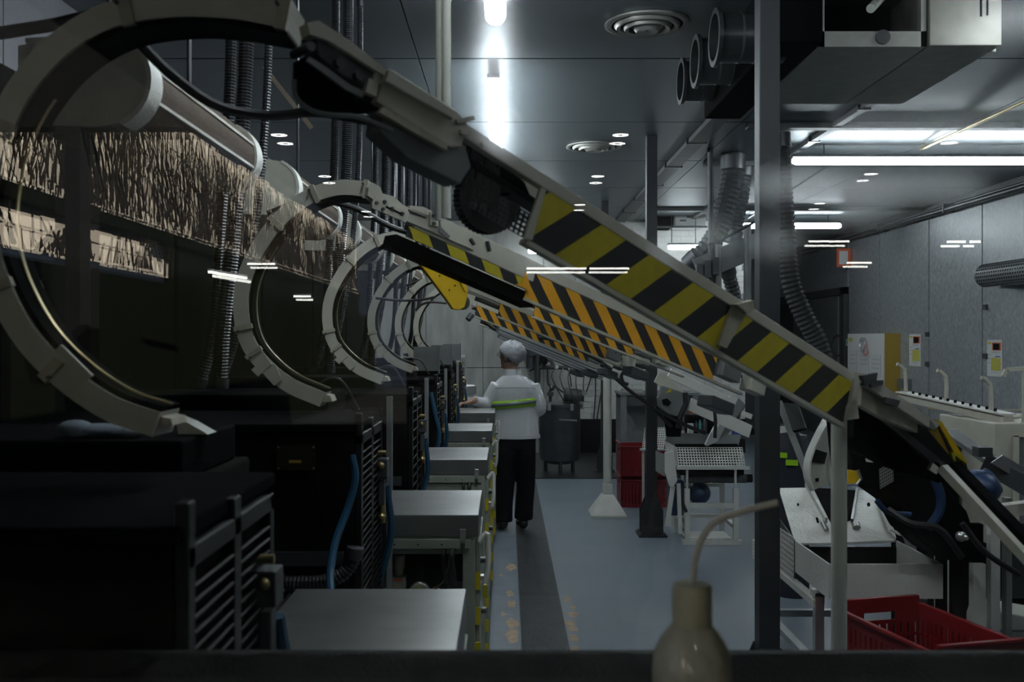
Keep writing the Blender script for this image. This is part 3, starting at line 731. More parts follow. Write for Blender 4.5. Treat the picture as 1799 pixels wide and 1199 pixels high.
# big black toothed pulley wheel and motor under the head
tw = thing('pulley', 'large black toothed pulley wheel hanging under the first inclined conveyor', 'pulley', P(845, 400, 2.05))
seg = 44; prof = []
cc = P(850, 352, 2.05); R_ = .072
ax = (c1.w*.75+V((.0,-.25,0))).normalized(); e1 = ax.cross(Zv).normalized(); e2 = e1.cross(ax)
pts = []
for k in range(seg*2):
    r_ = R_ if k % 2 else R_*.955; a = math.pi*k/seg; pts.append(cc + (e1*math.cos(a)+e2*math.sin(a))*r_)
obj('toothed_rim', M().prism(pts, ax*.03), 'rubber', tw)
obj('hub', M().cyl(cc-ax*.035, cc+ax*.045, .018), 'dark_grey', tw, True)
obj('hanger', M().bar(cc+ax*.0+Zv*.11, cc-ax*.01, .03, .012), 'dark_grey', tw)
# foot end of the first conveyor
c1.poly('toe_beam', [(1500,655),(1512,658),(1640,745),(1628,756),(1500,672)], -.016, .02, 'beige')
c1.poly('toe_plate', [(1502,680),(1560,705),(1600,735),(1600,760),(1540,735),(1500,712)], -.03, .02, 'beige_dirty')
for pts_ in ([(1508,660),(1535,655),(1532,672),(1512,678)], [(1520,670),(1545,668),(1545,676),(1525,682)], [(1550,698),(1575,704),(1570,715),(1548,708)]):
    c1.poly('fixing', pts_, .0, .012, 'dark_grey')
c1.poly('end_gusset', [(1497,692),(1502,735),(1482,738),(1486,715)], .004, .012, 'beige')

def conv(k, S, E, label, mt='orange', split=None, period=.1, lean=-1.3, tail=.45, hgt=.075, W=.07, f0=0.0):
    c = Conv(S, E, label, W); L = c.L
    if split:
        split = c.uu(*split)[0]
        c.slab('head_beam', 0, split+.02, -.072, 0, -.012, .0075, 'beige', bevel=.002)
        c.frame(.04, True, 0, L+tail, -.05-hgt, 'beige', split)
        c.stripes(-.02, split, -.108, -.073, .15, -.9, 'yellow', .006, .52)
        c.slab('belt_return', -.05, split+.05, -.155, -.112, -.07, .0, 'black')
    else:
        split = L*f0
        c.frame(.04, True, 0, L+tail, -.05-hgt, 'beige', split)
    c.stripes(split, L, -.05-hgt, -.041, period, lean, mt, .004, .5, .2*k)
    if k >= 4:
        c.slab('profile_bar', L*.2, L+tail, -.05-hgt-.055, -.05-hgt-.012, -.03, .01, 'alu', bevel=.002)
        c.slab('profile_groove', L*.2, L+tail, -.05-hgt-.036, -.05-hgt-.030, .0095, .0115, 'black')
    c.slab('drive_box', L+.02, L+.14, -.11, -.02, -.02, .03, 'mid_grey', bevel=.004)
    c.slab('drive_box', L+.2, L+.30, -.12, -.045, -.02, .04, 'beige', bevel=.004)
    for j in range(4): c.bolt(L+.04+.03*j, -.035-.02*(j % 2), .03)
    c.slab('motor', L+.05, L+.2, -.05-hgt-.1, -.05-hgt-.05, -.1, -.02, 'dark_grey', bevel=.006)
    return c
c2 = conv(1, P(735, 364, 3.18), P(1262, 612, 4.08), 'inclined conveyor with white adjuster plates on its head, second from the viewing window', 'orange', (930, 480), .14, -1.2, tail=.2, hgt=.085)
# adjuster plates on the head of the second conveyor
c2.poly('head_plate', [(650,352),(668,340),(690,346),(705,360),(768,392),(820,420),(830,440),(720,392),(652,366)], .006, .008, 'beige')
hp = c2.poly('adjuster_plate', [(652,358),(658,345),(718,372),(712,392),(652,366)], .015, .006, 'beige', bevel=.001)
c2.poly('slot', [(679,362),(704,374),(703,377),(678,365)], .021, .001, 'black', hp)
for x, y in ((661,357),(675,355),(672,368),(688,367),(706,376)): 
    p = hit(x, y, c2.S+c2.w*.021, c2.w); obj('bolt', M().cyl(p, p+c2.w*.006, .006, seg=8), 'steel_dark', hp)
c2.poly('tensioner', [(754,374),(768,380),(768,398),(753,396)], .015, .008, 'beige')
c2.poly('tension_rod', [(717,368),(748,381),(748,384),(717,371)], .015, .004, 'dark_grey')
c2.poly('top_cover', [(716,362),(740,364),(756,372),(748,380),(716,366)], .0, .012, 'beige')
for x, y in ((761,379),(762,393)): 
    p = hit(x, y, c2.S+c2.w*.023, c2.w); obj('bolt', M().cyl(p, p+c2.w*.006, .006, seg=8), 'steel_dark', c2.t)
c2.poly('joint_plate', [(770,378),(774,400),(790,416),(786,420),(770,408)], .012, .005, 'mid_grey')
for (a, b) in (((826,420),(833,430)), ((856,424),(860,442))):
    obj('clamp', M().bar(hit(*a, c2.S+c2.w*.014, c2.w), hit(*b, c2.S+c2.w*.014, c2.w), .012, .008), 'steel_dark', c2.t)
c2.poly('nose', [(648,322),(662,330),(668,345),(650,352),(640,345),(642,330)], .0, .02, 'beige')
c2.poly('torn_tape', [(924,478),(918,498),(905,500),(920,506),(928,512),(930,500)], .012, .002, 'orange')
# the others follow at the machine pitch
lab = {2: 'inclined conveyor with orange striped guard and yellow rounded drive cover, third', 3: 'inclined conveyor with orange striped guard, fourth', 4: 'inclined conveyor with narrow orange striped guard, fifth', 5: 'lowest inclined conveyor with pale yellow striped guard, sixth'}
CV = {1: c2}
SZ = {2: .375, 3: .34, 4: .30, 5: .26}; EZ = {2: .025, 3: -.03, 4: -.085, 5: -.135}
for k in (2, 3, 4, 5):
    CV[k] = conv(k, V((-.225, 3.18+PIT*(k-1), H+SZ[k])), V((.73, 4.08+PIT*(k-1), H+EZ[k])), lab[k]+FROM, 'orange' if k < 5 else 'yellow', None, .15 if k < 5 else .2, -1.2, tail=.5, f0={2: .4, 3: .2, 4: 0, 5: 0}[k])
for f_ in (.75, .98):
    a_, b_ = CV[3].at(CV[3].L*f_, -.02, -.04), CV[2].at(CV[2].L*f_, -.06, -.075)
    obj('tie_bar', M().bar(a_, b_, .02, .02), 'mid_grey', CV[3].t)
# yellow rounded drive cover under the second conveyor's head, on the third one
c3 = CV[2]
dc = P(780, 500, 3.85); wv = V((.55, -.83, 0)).normalized()
ptsY = [hit(x, y, dc, wv) for x, y in ((722,449),(786,466),(800,480),(812,497),(818,512),(817,522),(812,540),(802,546),(792,544),(784,532),(776,521))]
obj('drive_cover', M().prism(ptsY, wv*.02), 'yellow_guard', c3.t, bevel=.003)
obj('cover_rim', M().prism([hit(x, y, dc+wv*.021, wv) for x, y in ((784,464),(796,473),(812,494),(820,512),(817,514),(808,497),(794,478),(782,468))], wv*.006), 'yellow_guard', c3.t)
for x, y in ((782,477),(799,502),(789,510),(772,485)):
    p = hit(x, y, dc+wv*.02, wv); obj('screw', M().cyl(p, p+wv*.003, .003, seg=6), 'black', c3.t)
obj('cover_bracket', M().prism([hit(x, y, dc-wv*.01, wv) for x, y in ((806,480),(828,474),(824,492),(818,515),(836,520),(832,532),(816,545),(812,540),(819,520),(816,502))], -wv*.01), 'beige', c3.t)
obj('shaft', M().cyl(hit(815,532,dc,wv), hit(815,532,dc,wv)-wv*.06, .028).cyl(hit(829,553,dc,wv), hit(822,562,dc,wv), .012), 'dark_grey', c3.t, True)
for i, pts_ in enumerate(([(660,524),(700,528),(740,527),(765,522)], [(730,546),(742,535),(760,531),(785,533)])):
    pp = [P(x, y, 4.3) for x, y in pts_]
    solo('drive_cable', M().tube(spline(pp, 16), .006, 6), 'rubber', ('upper', 'lower')[i]+' thin black cable reaching the yellow drive cover', 'cable', loc=pp[-1], smooth=True)
for i, pts_ in enumerate(([(836,548),(868,578),(920,590),(985,600),(1045,630),(1075,650)], [(1055,640),(1085,668),(1110,690),(1140,712),(1180,750)], [(1150,716),(1180,735),(1210,750),(1240,762)])):
    pp = [P(x, y, (8.3, 8.0, 7.97)[i]) for x, y in pts_]
    solo('conveyor_cable', M().tube(spline(pp, 24), .016, 6), 'rubber', ('long', 'thick', 'short')[i]+' black cable hose sagging under the sixth inclined conveyor', 'cable', loc=pp[-1], smooth=True)

# ================================================================== POSTS AND POLES
for i, y in enumerate((4.45, 8.6, 12.7)):
    x = (1.165, 1.25, 1.25)[i]; t = thing('support_post', ('dark square steel support post with flared foot nearest the viewing window', 'dark square steel support post with flared foot beside the red crates', 'dark square steel support post with flared foot before the white brick wall')[i], 'post', (x, y, 0), 'dark steel support posts')
    obj('shaft', M().box(x-.046, x+.046, y-.046, y+.046, .02, ZC), 'post', t, bevel=.004)
    obj('foot', M().prism([(x-.095, y-.048, .02), (x+.095, y-.048, .02), (x+.095, y-.048, .22), (x+.048, y-.048, .33), (x-.048, y-.048, .33), (x-.095, y-.048, .22)], (0, -.012, 0))
        .prism([(x-.095, y+.048, .02), (x+.095, y+.048, .02), (x+.095, y+.048, .22), (x+.048, y+.048, .33), (x-.048, y+.048, .33), (x-.095, y+.048, .22)], (0, .012, 0)), 'post', t)
    obj('base_plate', M().box(x-.12, x+.12, y-.12, y+.12, 0, .02), 'post', t)
    for sx in (-.1, .1):
        for sy in (-.1, .1): obj('bolt', M().cyl((x+sx, y+sy, .02), (x+sx, y+sy, .035), .008, seg=6), 'steel_dark', t)
# white round support poles
def pole(x, y, ztop, r, label, base):
    t = thing('support_pole', label, 'pole', (x, y, 0), 'white round support poles')
    zb = .0
    if base:
        b = .17; h = .16
        obj('base', M().prism([(x-b, y-b, 0), (x+b, y-b, 0), (x+b, y+b, 0), (x-b, y+b, 0)], (0,0,.018)), 'white', t)
        m_ = M(); lo = [(x-b, y-b, .018), (x+b, y-b, .018), (x+b, y+b, .018), (x-b, y+b, .018)]; s_ = .055; hi = [(x-s_, y-s_, .2), (x+s_, y-s_, .2), (x+s_, y+s_, .2), (x-s_, y+s_, .2)]
        for k in range(4): m_.quad([lo[k], lo[(k+1) % 4], hi[(k+1) % 4], hi[k]])
        m_.quad(hi); obj('pyramid', m_, 'white', t)
        obj('socket', M().box(x-.045, x+.045, y-.045, y+.045, .2, .3), 'white', t, bevel=.004); zb = .3
    obj('shaft', M().cyl((x, y, zb), (x, y, ztop), r, seg=20), 'whitepole', t, True)
    obj('cap', M().cyl((x, y, ztop), (x, y, ztop+.012), r*1.05, seg=20), 'whitepole', t, True)
    return t
pole((1474-VX)/F*2.62, 2.62, H-(738-VY)/F*2.62, .0205, 'slender white support pole under the foot of the first striped conveyor', False)
pole((1067-VX)/F*9.6, 9.6, H-(655-VY)/F*9.6, .04, 'white support pole on a pyramid base beside the red crates', True)
dp = P(784, 100, 2.9)
solo('drop_pole', M().cyl((dp.x, dp.y, 2.05), (dp.x, dp.y, ZC), .014).cyl((dp.x-.025, dp.y+.05, 2.05), (dp.x-.025, dp.y+.05, ZC), .010), 'whitepole', 'pair of pale pipes dropping from the ceiling behind the first conveyor', 'pipe', loc=(dp.x, dp.y, ZC), smooth=True)

# ================================================================== CEILING EQUIPMENT
def diffuser(px, py, r, label):
    d = F*1.75/(VY-py); x = (px-VX)/F*d; t = thing('air_diffuser', label, 'air diffuser', (x, d, ZC), 'round ceiling air diffusers')
    for i, (ra, rb, h) in enumerate(((1.0, .84, .018), (.78, .64, .03), (.58, .45, .04), (.40, .02, .05))):
        m_ = M(); seg = 36
        m_.lathe((x, d, ZC), [(r*ra, -.002), (r*ra, -.012), (r*(ra*.6+rb*.4), -h), (r*rb, -h+.006), (r*rb, -.002)], seg)
        obj('ring' if i < 3 else 'centre_disc', m_, 'alu_dark', t, True)
    obj('throat', M().lathe((x, d, ZC), [(r*.95, -.001), (r*.95, -.006)], 36), 'black', t)
diffuser(1137, 41, .235, 'large round air diffuser in the ceiling beside the spiral duct flanges')
diffuser(1043, 257, .25, 'round air diffuser in the ceiling beyond the larger one')
# three open spiral duct ends on a dark plenum
pn = thing('duct_plenum', 'dark air plenum with three open round duct ends under the ceiling', 'duct', P(1330, 190, 6.4))
for (px, py, d, r) in ((1254, 66, 5.0, .125), (1220, 108, 5.6, .128), (1195, 143, 6.1, .122)):
    p = P(px, py, d); ax = V((-1, 0, 0))
    m_ = M(); seg = 28; e = Zv; g = ax.cross(e); prof = [(r*1.16, .0), (r*1.16, -.02), (r, -.02), (r, -.35), (r*.93, -.35), (r*.93, 0)]
    rings = [[m_.bm.verts.new(p + ax*h + (e*math.cos(2*math.pi*k/seg)+g*math.sin(2*math.pi*k/seg))*rr) for k in range(seg)] for rr, h in prof]
    for a, b in zip(rings, rings[1:]+rings[:1]):
        for k in range(seg): m_.bm.faces.new((a[k], a[(k+1) % seg], b[(k+1) % seg], b[k]))
    f = obj('duct_end', m_, 'duct_dark', pn, True)
    for h in (-.12, -.2, -.28): obj('rib', M().lathe(p, [(r, h), (r*1.025, h), (r*1.025, h-.012), (r, h-.012)], 28, ax), 'dark_grey', f, True)
obj('plenum_box', M().box(1.26, 1.495, 4.7, 6.35, H+1.40, ZC-.005), 'black', pn, bevel=.01)
# steel air handling box
x0, x1, xm = (1440-VX)/F*4.8, (1760-VX)/F*4.8, (1632-VX)/F*4.8; zb = H+(VY-80)/F*4.8
t = thing('air_handler', 'bare steel air handling box hung under the ceiling near the right side', 'air handler', ((x0+x1)/2, 5.4, zb))
obj('panel', M().box(xm+.004, x1, 4.8, 6.0, zb, ZC-.004), 'steel_warm', t, bevel=.004)
obj('frame', M().box(x0, xm-.004, 4.82, 4.86, zb, zb+.075).box(x0, x0+.03, 4.82, 4.86, zb, ZC-.004).box(xm-.03, xm-.004, 4.82, 4.86, zb, ZC-.004).box(x0, xm-.004, 4.86, 6.0, zb, zb+.02), 'alu_dark', t)
obj('dark_chamber', M().box(x0+.03, xm-.03, 5.2, 5.95, zb+.02, ZC-.01), 'black', t)
obj('vent_fan', M().lathe(P(1550, 66, 4.82), [(.035, 0), (.035, .015), (.012, .018)], 18, (0,-1,0)), 'dark_grey', t, True)
obj('pipe_stub', M().cyl(P(1530, 15, 4.8), P(1556, -12, 5.1), .022), 'whitepole', t, True)
obj('slot', M().box((1722-VX)/F*4.8, (1725-VX)/F*4.8, 4.795, 4.8, zb+.14, ZC-.01).box((1733-VX)/F*4.8, (1736-VX)/F*4.8, 4.795, 4.8, zb+.145, ZC-.01), 'black', t)
obj('foot_clip', M().cyl(P(1745, 92, 4.9), P(1745, 78, 4.9), .012), 'whitepole', t, True)
# long trays and conduits on the ceiling
for nm, x, wd, ya, yb, lab_, c in (('cable_tray', 1.66, .14, 7.2, 14.6, 'broad dark cable tray on the ceiling beyond the duct plenum', 'tray'), ('cable_tray', 2.66, .06, 5.9, 14.6, 'narrow dark cable tray on the ceiling behind the air handling box', 'tray')):
    t = thing(nm, lab_, c, (x, (ya+yb)/2, ZC-.05))
    obj('trough', M().box(x-wd/2, x+wd/2, ya, yb, ZC-.045, ZC-.004), 'dark_grey', t)
    for y in [ya+.3+i*1.2 for i in range(int((yb-ya)/1.2))]: obj('clip', M().box(x-wd/2-.02, x+wd/2+.02, y, y+.03, ZC-.05, ZC-.003), 'steel_dark', t)
solo('conduit', M().cyl((3.70, 3.0, ZC-.05), (3.72, 8.95, ZC-.05), .012).cyl((3.72, 8.9, ZC-.06), (3.72, 8.9, ZC), .01), 'brass', 'thin bright conduit on the ceiling before the long tube light', 'pipe', loc=(3.7, 6, ZC-.05), smooth=True)
solo('conduit', M().cyl((3.15, 9.6, ZC-.05), (3.45, 14.7, ZC-.05), .012), 'dark_grey', 'thin dark conduit on the ceiling beyond the long tube light', 'pipe', loc=(3.3, 12, ZC-.05), smooth=True)
# ceiling joists across
for i, y in enumerate((8.08, 9.83, 13.3)):
    solo('ceiling_joist', M().box(1.95, XR-.06, y-.05, y+.05, ZC-.05, ZC-.003), 'dark_grey', ('dark ceiling joist beyond the air handling box', 'dark ceiling joist behind the long tube light', 'dark ceiling joist above the short tube light')[i], 'joist', 'dark joists across the ceiling', loc=(3.7, y, ZC-.05))
# big flexible ducts and supply boxes in the middle
FD = 'grey flexible ducts beyond the posts'
hose('flexible_duct', [V((P(1288,150,9.4).x, 9.4, ZC-.012)), P(1287,300,9.4), P(1278,350,9.4), P(1262,405,9.4), P(1240,440,9.4), P(1212,470,9.5)], .105, 'broad grey flexible duct hanging beyond the duct plenum', FD, 'duct_hose', .024, 'duct')
hose('flexible_duct', [V((P(1310,190,9.9).x, 9.9, ZC-.012)), P(1307,310,9.9), P(1302,350,9.9), P(1292,400,9.9), P(1285,430,9.9)], .08, 'narrower grey flexible duct hanging behind the broad one', FD, 'duct_hose', .02, 'duct')
hose('flexible_duct', [P(1275,462,9.3), P(1282,490,9.35), P(1290,520,9.4), P(1300,580,9.5), P(1310,640,9.6)], .07, 'grey flexible duct dropping below the supply channel', FD, 'duct_hose', .02, 'duct')
hose('flexible_duct', [V((P(1368,300,8.2).x, 8.2, ZC-.06)), P(1380,400,8.2), P(1388,490,8.2), P(1410,550,8.2), P(1440,610,8.2), P(1455,680,8.2)], .085, 'dark flexible duct curving down behind the nearest support post', FD, 'hose_dull', .02, 'duct')
t = thing('supply_channel', 'grey electrical supply channel slanting up beyond the support post', 'channel', P(1300, 480, 9.2))
obj('channel', M().bar(P(1225, 475, 9.2), P(1335, 428, 9.2), .1, .22), 'mid_grey', t, bevel=.006)
for a, b in ((1228, 476), (1242, 470), (1256, 464)): obj('switch_box', M().box(*(lambda p: (p.x-.03, p.x+.03, 9.05, 9.12, p.z-.1, p.z+.06))(P(a, b, 9.1))), 'dark_grey', t, bevel=.004)
obj('drop_pipe', M().cyl(P(1313, 395, 9.15), P(1313, 545, 9.15), .035), 'mid_grey', t, True)
obj('drop_pipe', M().cyl(P(1261, 430, 9.15), P(1261, 520, 9.15), .035), 'mid_grey', t, True)
obj('drop_pipe', M().cyl(P(1248, 250, 9.15), P(1250, 520, 9.15), .028), 'dark_grey', t, True)
obj('loose_cable', M().tube(spline([P(1245,430,9.05), P(1270,420,9.05), P(1300,405,9.05), P(1335,385,9.05)], 16), .012, 6), 'rubber', t, True)
# evaporator box on the back wall with piping
p0, p1 = P(1187, 397, 14.2), P(1240, 355, 14.2)
t = thing('wall_unit', 'white electrical unit with yellow warning triangle high on the back wall', 'electrical unit', (p0.x, 14.4, p0.z))
obj('case', M().box(p0.x, p1.x, 14.2, YB-.01, p0.z, p1.z), 'board', t, bevel=.008)
wp = P(1213, 378, 14.19); obj('warning_plate', M().box(wp.x-.05, wp.x+.055, 14.190, 14.199, wp.z-.04, wp.z+.04), 'mid_grey', t)
obj('warning_triangle', M().prism([(wp.x-.005, 14.189, wp.z-.03), (wp.x+.045, 14.189, wp.z-.03), (wp.x+.02, 14.189, wp.z+.03)], (0,-.003,0)), 'yellow', t)
obj('rating_plate', M().box(wp.x-.15, wp.x-.06, 14.19, 14.199, wp.z-.09, wp.z-.065), 'mid_grey', t)
obj('bracket', M().box(p0.x-.3, p1.x+.02, 14.15, 14.2, p0.z-.03, p0.z-.005), 'steel_dark', t)
obj('pipework', M().tube(spline([P(1155,362,14.3), P(1170,360,14.3), P(1182,352,14.3), P(1187,338,14.3)], 14), .05, 10).cyl(P(1150,347,14.3), P(1240,347,14.3), .04), 'alu_dark', t, True)
obj('dark_case', M().box(p0.x-.32, p0.x-.02, 14.3, YB-.01, p0.z, p1.z+.02), 'black', t)

# ================================================================== RIGHT WALL FITTINGS
def on_right(px, py): 
    d = XR*F/(px-VX); return V((XR, d, H-(py-VY)/F*d))
def wallrect(px0, px1, py, h, off=0):
    a, b = on_right(px0, py), on_right(px1, py); z1 = a.z; return b.y, a.y, z1-h, z1
def poster(px0, px1, py, h, label, pics):
    y0, y1, z0, z1 = wallrect(px0, px1, py, h); W_ = y1-y0
    t = thing('wall_poster', label, 'poster', (XR-.004, (y0+y1)/2, z0), 'instruction posters on the right steel wall')
    obj('sheet', M().box(XR-.006, XR-.002, y0, y1, z0, z1), 'paper', t)
    for (u0, u1, v0, v1, mt) in pics:      # u from the far edge (left in view), v from the top
        obj('print', M().box(XR-.0075, XR-.006, y1-u1*W_, y1-u0*W_, z1-v1*h, z1-v0*h), mt, t)
pics = [(.08,.28,.06,.12,'yellow'), (.36,.95,.07,.29,'print_red'), (.42,.85,.1,.27,'print_dark'), (.55,.9,.44,.47,'print_blue'), (.3,.93,.49,.84,'print_yellow'), (.08,.25,.4,.42,'print_grey'), (.08,.25,.5,.52,'print_grey'), (.08,.25,.62,.64,'print_grey'), (.3,.8,.32,.33,'print_grey'), (.3,.9,.35,.36,'print_grey'), (.3,.8,.88,.89,'print_grey')]
poster(1598, 1618, 587.5, .44, 'white instruction poster with red picture and yellow text block beside the white cabinet', pics)
poster(1735, 1761, 597.5, .42, 'white instruction poster with red picture and yellow text block beside the dark wall joint', pics)
y0, y1, z0, z1 = wallrect(1516, 1582, 587, 1.25)
t = thing('notice_cabinet', 'white wall cabinet with ochre side covered in paper sheets and a hanging wire loop', 'cabinet', (XR-.2, (y0+y1)/2, z0))
obj('case', M().box(XR-.22, XR-.002, y0, y1, z0, z1), 'ochre', t)
obj('door', M().box(XR-.24, XR-.22, y0+.01, y1, z0, z1), 'board', t, bevel=.004)
Wd = y1-y0
for i, (u0, u1, v0, v1) in enumerate(((.05,.28,.2,.5),(.34,.62,.2,.52),(.67,.93,.24,.5),(.05,.28,.55,.9),(.34,.62,.55,.95),(.67,.93,.55,.95))):
    sh = obj('paper_sheet', M().box(XR-.243, XR-.24, y1-u1*Wd, y1-u0*Wd, z1-v1*1.25, z1-v0*1.25), 'paper', t)
    for j in range(3): obj('print_line', M().box(XR-.244, XR-.243, y1-(u1-.04)*Wd, y1-(u0+.03)*Wd, z1-(v0+.06+.05*j)*1.25-.008, z1-(v0+.06+.05*j)*1.25), 'print_grey', sh)
    obj('sheet_edge', M().box(XR-.2435, XR-.2395, y1-u1*Wd-.006, y1-u1*Wd, z1-v1*1.25, z1-v0*1.25), 'print_grey', sh)
obj('tag', M().box(XR-.243, XR-.24, y1-.15*Wd, y1-.04*Wd, z1-.12, z1-.06), 'print_yellow', t)
wl_ = M(); yc, zc = y1-.5*Wd, z1-.08
for i in range(5):
    a0 = random.uniform(0, 6); pp = [V((XR-.27+random.uniform(-.02,.02), yc+random.uniform(-.02,.02)+(.06+.02*i)*math.cos(a0+j*.7), zc-.08+.10*math.sin(a0+j*.7))) for j in range(10)]
    wl_.tube(spline(pp, 40), .004, 5)
obj('wire_loop', wl_, 'alu', t, True)
obj('red_wire', M().tube(spline([V((XR-.27, yc-.02, zc-.02)), V((XR-.27, yc-.12, zc-.06)), V((XR-.27, yc-.2, zc-.18)), V((XR-.27, yc-.14, zc-.24)), V((XR-.27, yc, zc-.2))], 20), .006, 5), 'red_cap', t, True)
y0, y1, z0, z1 = wallrect(1586, 1602, 665, .14); tag(obj('lock_box', M().box(XR-.08, XR, y0, y1, z0, z1), 'mid_grey', bevel=.006), 'small grey box on the wall at the edge of the white cabinet', 'box')
y0, y1, z0, z1 = wallrect(1494, 1511, 601, .17)
t = thing('wall_switch', 'pair of white wall switches beside the white notice cabinet', 'switch', (XR, (y0+y1)/2, z0))
for f in (0, .5):
    s_ = obj('switch_case', M().box(XR-.04, XR, y0+(y1-y0)*f+.005, y0+(y1-y0)*(f+.5)-.005, z0, z1), 'board', t, bevel=.004)
    obj('switch_window', M().box(XR-.043, XR-.04, y0+(y1-y0)*f+.05, y0+(y1-y0)*(f+.5)-.05, z1-.07, z1-.02), 'mid_grey', s_)
y0, y1, z0, z1 = wallrect(1481, 1493, 596, .11)
t = thing('exit_sign', 'small red and green safety sign by the switches', 'sign', (XR, (y0+y1)/2, z0))
obj('board', M().box(XR-.012, XR, y0, y1, z0, z1), 'paper', t); w_ = y1-y0
obj('red_field', M().box(XR-.014, XR-.012, y1-.3*w_, y1-.04*w_, z0+.015, z1-.015), 'print_red', t)
obj('green_field', M().box(XR-.014, XR-.012, y0+.06*w_, y0+.3*w_, z0+.015, z1-.015).box(XR-.014, XR-.012, y0+.38*w_, y0+.62*w_, z0+.015, z1-.015), 'print_green', t)
y0, y1, z0, z1 = wallrect(1484, 1496, 440, .3)
t = thing('fire_sign', 'red framed white safety sign standing out high on the right wall', 'sign', (XR-.1, y0, z0))
obj('board', M().box(XR-.24, XR-.01, y0, y0+.012, z0, z1), 'print_red', t); obj('panel', M().box(XR-.2, XR-.06, y0-.002, y0, z0+.04, z1-.04), 'paper', t)
p = on_right(1475, 605); tag(obj('wall_hoop', M().tube([p+V((-.03, .0+.28*math.cos(a), -.02+.17*math.sin(a))) for a in [2*math.pi*i/24 for i in range(25)]], .02, 8), 'dark_grey', smooth=True), 'dark round hoop on the right wall near the doorway', 'hoop')
p = on_right(1790, 482)
t = thing('drum_heater', 'grey perforated drum mounted on the right wall', 'drum', p)
obj('drum', M().cyl(p+V((-.22, .3, 0)), p+V((-.22, -1.2, 0)), .13, seg=24), 'mid_grey', t, True)
dm = M()
for i in range(26):
    for j in range(9):
        a = math.radians(100+j*18); c = p+V((-.22+.13*math.cos(a), .25-i*.05, .13*math.sin(a))); nrm = V((math.cos(a), 0, math.sin(a)))
        dm.obb(c, nrm*.001, V((0,.012,0)), nrm.cross(V((0,1,0)))*.009)
o = obj('perforation', dm, 'black', t); o['kind'] = 'stuff'
obj('bracket', M().box(p.x-.25, p.x, p.y-.1, p.y-.05, p.z-.16, p.z-.12), 'mid_grey', t)
# clips on the wall joints
for i, (px, py) in enumerate(((1631, 588), (1631,640), (1733, 540), (1733,626))):
    q = on_right(px, py); solo('wall_clip', M().box(XR-.03, XR, q.y-.04, q.y+.04, q.z-.03, q.z+.03), 'dark_grey', 'small dark clip on a joint of the right steel wall', 'clip', 'clips on the wall joints', loc=q)

# ================================================================== RIGHT SIDE: SEPARATORS, CRATES, STANDS
# ---- near white hopper machine
t = thing('hopper_machine', 'white glossy hopper machine with perforated side guard beside the nearest support post', 'machine', (1.65, 4.8, 0))
hx0, hx1, hy0, hy1, hz0, hz1 = 1.39, 1.885, 4.3, 4.8, .575, .725
obj('hopper_wall', M().box(hx0, hx1, hy0, hy0+.008, hz0, hz1), 'white', t)
obj('hopper_wall', M().box(hx0, hx0+.008, hy0+.008, hy1, hz0, hz1), 'white', t)
obj('hopper_wall', M().box(hx1-.008, hx1, hy0+.008, hy1, hz0, hz1), 'white', t)
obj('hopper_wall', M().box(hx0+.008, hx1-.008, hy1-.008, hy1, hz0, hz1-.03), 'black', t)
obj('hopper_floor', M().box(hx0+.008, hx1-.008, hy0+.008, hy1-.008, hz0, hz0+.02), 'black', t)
TP = [P(1368,858,5.45), P(1428,857,5.45), P(1462,925,4.95), P(1472,955,4.8), P(1397,955,4.8)]
obj('top_plate', M().prism(TP, (0,0,-.008)), 'white_gloss', t)
TP2 = [P(1506,862,5.45), P(1552,862,5.45), P(1573,950,4.8), P(1490,953,4.8), P(1496,915,4.98)]
obj('top_plate', M().prism(TP2, (0,0,-.008)), 'white_gloss', t)
obj('top_plate', M().prism([P(1462,925,4.95), P(1496,915,4.98), P(1490,953,4.8), P(1472,955,4.8)], (0,0,-.006)), 'white_gloss', t)
obj('slot_well', M().prism([P(1428,857,5.45), P(1506,862,5.45), P(1496,915,4.98), P(1462,925,4.95)], (0,0,-.05)), 'black', t)
obj('side_lip', M().prism([P(1533,856,5.45), P(1552,866,5.4), P(1573,950,4.8), P(1560,938,4.82)], (.004,0,.012)), 'white', t)
obj('slot_rail', M().bar(P(1416,850,5.44), P(1452,915,4.94), .012, .03), 'white', t)
obj('slot_rail', M().bar(P(1506,862,5.42), P(1497,918,4.95), .012, .035), 'black_gloss', t)
obj('clip', M().cyl(P(1445,918,4.9), P(1452,932,4.86), .012).cyl(P(1503,920,4.9), P(1505,928,4.88), .02), 'steel', t, True)
obj('rivet', M().cyl(P(1526,888,5.2), P(1526,886,5.18), .008).cyl(P(1402,888,5.2), P(1402,886,5.18), .005).cyl(P(1435,911,5.0), P(1437,918,4.97), .006), 'black', t)
obj('roller_guard', M().sweep([P(1572+28*math.sin(a), 962-26*math.cos(a), 4.72) for a in [math.radians(x) for x in range(0, 110, 12)]], Yv, .004, .06), 'white_gloss', t, True)
pf = M(); a0 = P(1366,905,5.42); a0 = V((hx0-.004, 5.42, a0.z))
pf.perf(V((hx0-.006, 4.8, .53)), V((0,.62,0)), V((0,0,.21)), 22, 8, .62); obj('perforated_guard', pf, 'white', t, solid=.003)
pf = M(); pf.perf(V((hx0-.07, 5.05, .52)), V((.064,0,0)), V((0,0,.1)), 4, 5, .62).perf(V((hx0-.07, 5.05, .62)), V((.064,0,0)), V((0,.3,0)), 4, 12, .62).perf(V((hx0-.07, 5.05, .52)), V((0,.3,0)), V((0,0,.1)), 12, 5, .62)
obj('drive_guard', pf, 'white', t, solid=.003)
obj('side_skirt', M().prism([(hx0, 4.8, .54), (hx0, 5.45, .5), (hx0, 5.45, .86), (hx0, 4.8, .72)], (.006,0,0)), 'dark_grey', t)
